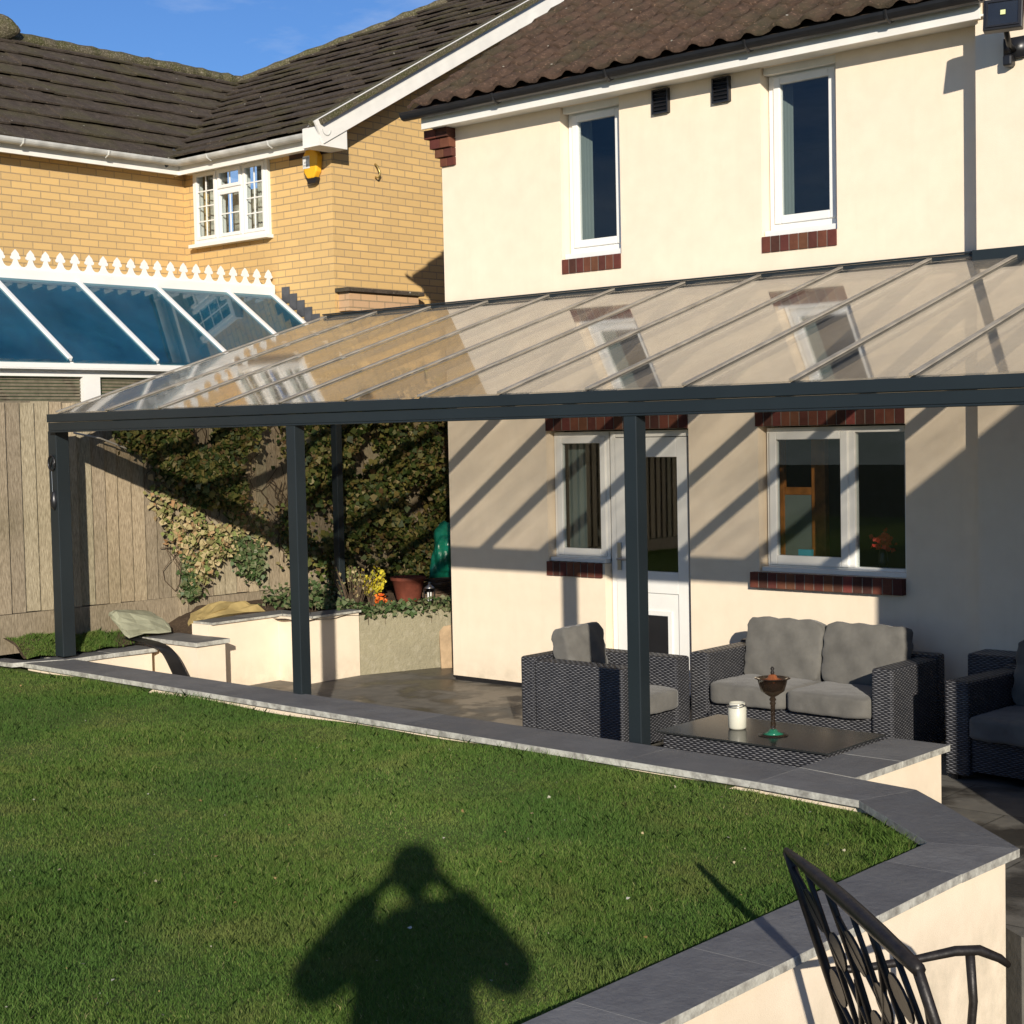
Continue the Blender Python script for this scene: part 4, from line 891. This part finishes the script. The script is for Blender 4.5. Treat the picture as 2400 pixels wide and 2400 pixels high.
while y > ya: fr.box((xe - .04, y - .17, 1.2), (xe + .02, y + .0, 2.70)); y -= .997
fr.build('frame', M['upvc'], CN)
y = yb
bl = MB()
while y > ya + .3:
    for k in range(24): bl.box((xe - .035, y - .996, 2.675 - k * .028), (xe - .022, y - .171, 2.699 - k * .028 - .004))
    y -= .997
bl.build('blind', M['blind'], CN)
MB().box((-4.9, ya, .5), (xe - .1, yb, .55)).build('floor', M['conc'], CN)
fl = MB()
for k in range(10):
    x = xr + .12 + k * .115; z = zs_(x); fl.box((x, 1.012, z - .02), (x + .119, 1.022, z + .15))
fl.build('step_flashing', M['lead'], CN)

# ------------------------------------------------------------------ cushions and rattan furniture
def cushion(name, dx, dy, dz, mat, parent, M4, puff=.35, seed=0, wrink=.006, r=.16):
    n = 14; rr = random.Random(seed); bm = bmesh.new(); bmesh.ops.create_cube(bm, size=2); bmesh.ops.subdivide_edges(bm, edges=bm.edges, cuts=n, use_grid_fill=True)
    ph = [rr.uniform(0, 6) for _ in range(6)]
    for v in bm.verts:
        x, y, z = v.co; e = 9.
        def se(a, b, c, p=e): return (abs(a) ** p + abs(b) ** p + abs(c) ** p) ** (1 / p)
        k = 1 / max(se(x, y, z), 1e-6) ; x, y, z = x * k, y * k, z * k
        bul = 1 + puff * (1 - abs(x) ** 2.2) * (1 - abs(y) ** 2.2)
        zz = z * dz / 2 * bul * (1 - .22 * puff)
        cr = sum(math.exp(-((x * a_ + y * b_ - c_) / .07) ** 2) * math.exp(-((x - d_) ** 2 + (y - e_) ** 2) / .16) for a_, b_, c_, d_, e_ in ((.8, .6, ph[4] % 1 - .5, .3, .3), (-.5, .85, ph[5] % 1 - .3, -.4, .6), (.95, -.2, -.45, -.5, .4)))
        w = -wrink * 2.2 * cr + wrink * (math.sin(9 * x + 4 * y + ph[0]) + .7 * math.sin(15 * y - 6 * x + ph[1]) + .5 * math.sin(23 * x + ph[2]) * (abs(y) ** 2))
        edge = wrink * 1.2 * math.sin(12 * (x + y) + ph[3]) * (abs(x) ** 4 + abs(y) ** 4)
        v.co = Vector((x * dx / 2 + edge, y * dy / 2 + edge, zz + w * (1 if z > 0 else -1)))
    me = bpy.data.meshes.new(name); bm.to_mesh(me); bm.free(); me.transform(M4); me.shade_smooth()
    return ob(name, me, mat, parent)
def T(x, y, z, rx=0, ry=0, rz=0): return Matrix.Translation((x, y, z)) @ Matrix.Rotation(rz, 4, 'Z') @ Matrix.Rotation(ry, 4, 'Y') @ Matrix.Rotation(rx, 4, 'X')
def seat_unit(name, loc, rz, W, D, n, label, cat, arm=.16, ah=.60, bh=.62, cush_h=.40, seed=0):
    "local: faces -Y, origin at centre of footprint on the floor"
    t = thing(name, loc, label, cat, rz); loc_kw = dict(local=True)
    for s in (-1, 1):
        x0 = s * W / 2; x1 = s * (W / 2 - arm); MB().box((x0, -D / 2, .03), (x1, D / 2 - arm * .8, ah)).build('arm', M['rattan'], t, bevel=.018, **loc_kw)
    MB().box((-W / 2 + .003, D / 2 - arm * .8 + .002, .03), (W / 2 - .003, D / 2, bh)).build('back', M['rattan'], t, bevel=.018, **loc_kw)
    MB().box((-W / 2 + arm + .002, -D / 2 + .03, .06), (W / 2 - arm - .002, D / 2 - arm * .8, .27)).build('seat_base', M['rattan'], t, bevel=.01, **loc_kw)
    f = MB()
    for sx in (-1, 1):
        for sy in (-1, 1): f.box((sx * (W / 2 - .05) - .02, sy * (D / 2 - .05) - .02, 0), (sx * (W / 2 - .05) + .02, sy * (D / 2 - .05) + .02, .032))
    f.build('foot', M['black'], t, **loc_kw)
    cw_ = (W - 2 * arm - .01) / n
    for i in range(n):
        cx = -W / 2 + arm + .005 + cw_ * (i + .5)
        cushion('seat_cushion', cw_ * .99, D - arm * .8 + .04, .15, M['fabric'], t, T(cx, -arm * .4 - .03, .335), .10, seed + i, .002)
        cushion('back_cushion', cw_ * .99, .43, .15, M['fabric'], t, T(cx, D / 2 - arm * .8 - .105, .59, math.radians(90 - 12), 0, 0) , .32, seed + 9 + i, .0045)
    return t
seat_unit('rattan_armchair', (2.86, -1.50, 0), math.radians(90), .76, .88, 1, 'sunlit grey rattan armchair with cushions behind the canopy post', 'armchair', seed=3)
seat_unit('rattan_sofa', (3.965, -.60, 0), 0, 1.55, .74, 2, 'two seat grey rattan sofa with four cushions under the kitchen window', 'sofa', seed=20, arm=.15)
seat_unit('rattan_armchair', (5.66, -.80, 0), math.radians(-6), .88, .80, 1, 'rattan armchair in deep shade at the right edge', 'armchair', seed=40)
MB().box((4.98, -.42, .02), (5.3, -.1, .66)).build('storage_box', M['rattan'], None, bevel=.012, label='dark rattan box in shade behind the sofa arm', cat='box')
TB = thing('coffee_table', (4.72, -2.36, 0), 'low rattan coffee table with dark glass top near the wall', 'table')
MB().box((4.18, -2.66, .04), (5.24, -2.08, .405)).build('base', M['rattan'], TB, bevel=.012)
MB().box((4.15, -2.69, .410), (5.27, -2.05, .42)).build('glass_top', M['tabletop'], TB)
MB().box((4.19, -2.65, .4055), (5.23, -2.09, .4075)).build('table_panel', simple('dark_table_panel', (.03, .032, .034), .4), TB)
t = thing('jar', (4.5, -2.37, .42), 'small cream jar with wire handle on the coffee table', 'jar')
MB().lathe((4.5, -2.37, .4205), [(.045, 0), (.052, .01), (.053, .12), (.046, .128), (.046, .15), (.042, .152), (.04, .13), (.03, .125)], 28).build('body', M['cream_glaze'], t, smooth=True)
MB().tube([(4.5 + .05 * math.cos(a), -2.37 + .05 * math.sin(a), .556 + .01 * math.sin(a)) for a in np.linspace(0, 2 * math.pi, 21)], .0035, 6, False).tube([(4.55, -2.37, .556), (4.56, -2.40, .57), (4.54, -2.43, .565), (4.5, -2.435, .56), (4.46, -2.42, .555), (4.45, -2.38, .552)], .003, 5).build('wire_handle', M['steel'], t, smooth=True)
t = thing('glass_goblet', (4.77, -2.42, .42), 'tall stemmed glass bowl holding a coppery candle on the table', 'glass')
c0 = (4.77, -2.42, .4205)
MB().lathe(c0, [(.085, 0), (.083, .004), (.03, .012), (.012, .03), (.016, .06), (.011, .08), (.013, .17), (.018, .18), (.012, .19), (.02, .2), (.012, .215), (.03, .225), (.066, .25), (.078, .29), (.085, .318), (.1, .32), (.1, .322), (.08, .324), (.07, .29), (.05, .255), (.005, .24)], 32).build('bowl', mk_glass('goblet_glass', (.42, .36, .3), .03, .25, (.10, .07, .05)), t, smooth=True)
MB().lathe((c0[0], c0[1], c0[2] + .255), [(.03, 0), (.055, .03), (.062, .058), (.03, .066), (.02, .085), (.004, .088)], 24).build('candle', M['candle'], t, smooth=True)
MB().lathe((c0[0], c0[1], c0[2] + .34), [(.007, 0), (.012, .012), (.006, .024), (.012, .034), (.004, .046)], 12).build('stopper', M['castiron'], t, smooth=True)
MB().lathe((c0[0], c0[1], c0[2] + .004), [(.06, .004), (.03, .014), (.018, .03)], 20).build('green_base', M['greenglass'], t, smooth=True)

# ------------------------------------------------------------------ cast metal garden chair
BN = thing('garden_chair', (7.35, -5.95, -.43), 'dark cast metal garden chair with leaf pattern back beside the lawn wall', 'chair')
R1, R2 = Vector((6.965, -5.85, .85)), Vector((7.715, -6.455, .80)); ux = (R2 - R1).normalized(); fc = Vector((-ux.y, ux.x, 0)).normalized()
if fc.x < 0: fc = -fc
dn = (Vector((0, 0, -.62)) + fc * .20).normalized(); W = (R2 - R1).length
def BP(u, v, o=0): return R1 + ux * (u * W) + dn * v + dn.cross(ux) * o + UP * (.008 * math.sin(math.pi * min(1, max(0, u))) * (1 - v))
b = MB(); b.tube([BP(u, 0) + UP * 0 for u in np.linspace(0, 1, 9)], [.010, .016, .02, .022, .023, .023, .023, .021, .018], 8); b.build('top_rail', M['castiron'], BN, smooth=True)
for u0 in (0.012, .988):
    MB().tube([BP(u0, v) for v in np.linspace(0, .95, 6)] , .015, 8).build('back_stile', M['castiron'], BN, smooth=True)
b = MB()
for u0 in (.34, .66): b.tube([BP(u0 + .02 * math.sin(v * 6), v) for v in np.linspace(0, .95, 12)], .012, 6)
for (ua, va, ub, vb) in ((.02, .05, .33, .5), (.17, .02, .10, .95), (.52, .02, .48, .95), (.83, .02, .87, .95), (.02, .7, .34, .3), (.98, .72, .66, .32), (.34, .7, .66, .3), (.33, .5, .02, .9), (.36, .1, .64, .52), (.64, .52, .36, .92), (.98, .08, .68, .5), (.68, .5, .98, .9), (.02, .45, .33, .9), (.66, .1, .36, .5), (.98, .5, .67, .92)):
    m_ = [BP(ua + (ub - ua) * k + .04 * math.sin(k * math.pi), va + (vb - va) * k) for k in np.linspace(0, 1, 8)]; b.tube(m_, .009, 6)
b.build('back_lattice', M['castiron'], BN, smooth=True)
b = MB()
for (u, v, a) in ((.12, .16, .6), (.24, .25, -.5), (.10, .42, -.4), (.25, .55, .5), (.12, .68, .5), (.24, .80, -.5), (.44, .18, .5), (.56, .28, -.5), (.43, .42, -.5), (.57, .55, .6), (.44, .70, .5), (.56, .82, -.5), (.76, .18, .5), (.88, .28, -.5), (.76, .42, -.4), (.89, .56, .5), (.77, .7, .5), (.88, .82, -.5)):
    n = 14; c = BP(u, v); lu = (ux * math.sin(a) + dn * math.cos(a)).normalized(); lv = dn.cross(ux).cross(lu).normalized(); o = dn.cross(ux).normalized() * .004
    ptsl = [c + lu * (.07 * math.cos(2 * math.pi * k / n)) + lv * (.052 * math.sin(2 * math.pi * k / n)) - o / 2 for k in range(n)]; MB().extr(ptsl, o * 2).build('leaf_ornament', M['castiron'], BN, bevel=.002)
def arm_(u0):
    A0 = BP(u0, .40); A1 = A0 + fc * .50; A1.z = A0.z + .015
    q = [A0, A0 + fc * .12 + UP * .0, A0 + fc * .28 + UP * .012, A0 + fc * .42 + UP * .03, A1 + UP * .012, A1 + fc * .07 - UP * .02, A1 + fc * .10 - UP * .045]
    MB().tube(q, [.013, .013, .014, .017, .017, .014, .010], 8).build('arm_rest', M['castiron'], BN, smooth=True)
    B0 = A1 - fc * .03; MB().tube([B0, B0 + fc * .01 - UP * .15, B0 - fc * .01 - UP * .36, Vector((B0.x, B0.y, -.425)) + fc * .02], [.016, .015, .014, .02], 8).build('leg', M['castiron'], BN, smooth=True)
    C0 = BP(u0, .95); MB().tube([C0, Vector((C0.x, C0.y, -.425)) - fc * .06], [.016, .018], 8).build('leg', M['castiron'], BN, smooth=True)
arm_(.012); arm_(.988)
C0, C1 = BP(.02, .93), BP(.98, .93); zs0 = C0.z; b = MB()
for k in range(9):
    p0 = C0.lerp(C1, k / 8); b.tube([p0, p0 + fc * .5], .007, 6)
b.tube([C0, C1, C1 + fc * .5, C0 + fc * .5, C0], .014, 8); b.build('seat', M['castiron'], BN, smooth=True)

# ------------------------------------------------------------------ photographer (casts the shadow on the lawn)
hd = Vector((SUN.x, SUN.y, 0)).normalized(); sd = Vector((hd.y, -hd.x, 0)); base = Vector((CAMP.x, CAMP.y, 0)) - hd * .42 - sd * .06
PG = thing('person', (base.x, base.y, .78), 'person standing on the terrace photographing the garden with both arms raised', 'person')
def pp_(s, f, z): return base + sd * s + hd * f + UP * z
verts = []; edges = []; rad = []
def jn(p, r, par=None):
    verts.append(PG.matrix_world.inverted() @ p); rad.append(r); i = len(verts) - 1
    if par is not None: edges.append((par, i))
    return i
pel = jn(pp_(0, 0, 1.62), .20); wst = jn(pp_(0, .0, 1.80), .20, pel); ch = jn(pp_(0, .0, 2.03), .20, wst); nk0 = jn(pp_(0, .0, 2.22), .09, ch); nk = jn(pp_(0, .01, 2.29), .07, nk0)
for s in (-1, 1):
    sh = jn(pp_(.18 * s, .0, 2.14), .10, ch); el = jn(pp_(.355 * s, .10, 1.99), .095, sh); wr = jn(pp_(.15 * s, .36, 2.23), .062, el)
    hp = jn(pp_(.10 * s, 0, 1.55), .11, pel); kn = jn(pp_(.12 * s, .02, 1.2), .075, hp); an = jn(pp_(.13 * s, 0, .87), .05, kn); jn(pp_(.13 * s, .14, .82), .04, an)
me = bpy.data.meshes.new('body'); me.from_pydata([tuple(v) for v in verts], edges, []); bo = ob('body', me, M['cloth_dark'], PG)
md = bo.modifiers.new('skin', 'SKIN'); md.use_smooth_shade = True
for i, v in enumerate(me.skin_vertices[0].data): v.radius = (rad[i], rad[i] * .8 if i < 4 else rad[i])
me.skin_vertices[0].data[0].use_root = True
md = bo.modifiers.new('sub', 'SUBSURF'); md.levels = md.render_levels = 2
inv = PG.matrix_world.inverted()
def ball(name, c, dims, mat, nose=False):
    bm = bmesh.new(); bmesh.ops.create_icosphere(bm, subdivisions=4, radius=1)
    for v in bm.verts:
        x, y, z = v.co
        taper = 1 - .22 * max(0, -z); q = Vector((x * dims[0] * taper, y * dims[1] * taper, z * dims[2]))
        if nose:
            if y > .8 and abs(x) < .16 and -.25 < z < .15: q.y += .022 * (1 - abs(x) / .16)
            if y > .7 and .08 < abs(x) < .45 and .05 < z < .25: q.y -= .008
            if y > .8 and abs(x) < .3 and -.5 < z < -.4: q.y -= .006
            if abs(x) > .95 and abs(y) < .25 and -.2 < z < .2: q.x += math.copysign(.018, x)
        v.co = q
    me = bpy.data.meshes.new(name); bm.to_mesh(me); bm.free(); me.shade_smooth(); o = ob(name, me, mat, PG)
    rot = Matrix((( sd.x, hd.x, 0, 0), (sd.y, hd.y, 0, 0), (0, 0, 1, 0), (0, 0, 0, 1))); o.matrix_basis = inv @ Matrix.Translation(c) @ rot; return o
ball('head', pp_(0, .03, 2.40), (.078, .098, .12), M['skin'], True)
ball('hair', pp_(0, .0, 2.44), (.112, .12, .125), M['hair'])
for s in (-1, 1):
    b = MB(); W0 = pp_(.15 * s, .35, 2.23); K = pp_(.095 * s, .375, 2.29)
    b.tube([W0, W0.lerp(K, .5), K], [.026, .034, .03], 10)
    for k in range(4):
        f0 = K + UP * (.018 - .017 * k); ln = (.055, .065, .06, .045)[k]
        b.tube([f0, f0 - sd * s * .02 + hd * (-.008), f0 - sd * s * ln * .7 - hd * .018, f0 - sd * s * ln - hd * .012], [.0095, .009, .0085, .006], 8)
    b.tube([W0.lerp(K, .4), K - UP * .035 - sd * s * .012, K - UP * .03 - sd * s * .045 - hd * .02], [.013, .011, .008], 8)
    b.build('hand', M['skin'], PG, smooth=True)
ph = thing('phone', (CAMP.x, CAMP.y, 2.07), 'dark mobile phone held sideways by the photographer', 'phone')
Rp = Matrix((( sd.x, hd.x, 0, CAMP.x - hd.x * .03), (sd.y, hd.y, 0, CAMP.y - hd.y * .03), (0, 0, 1, CAMP.z + .02), (0, 0, 0, 1)))
MB().box((-.078, -.02, -.038), (.078, -.012, .038), Rp).build('body', M['tv'], ph, bevel=.003)
MB().box((-.074, -.0215, -.034), (.074, -.0203, .034), Rp).build('screen', M['tv'], ph)
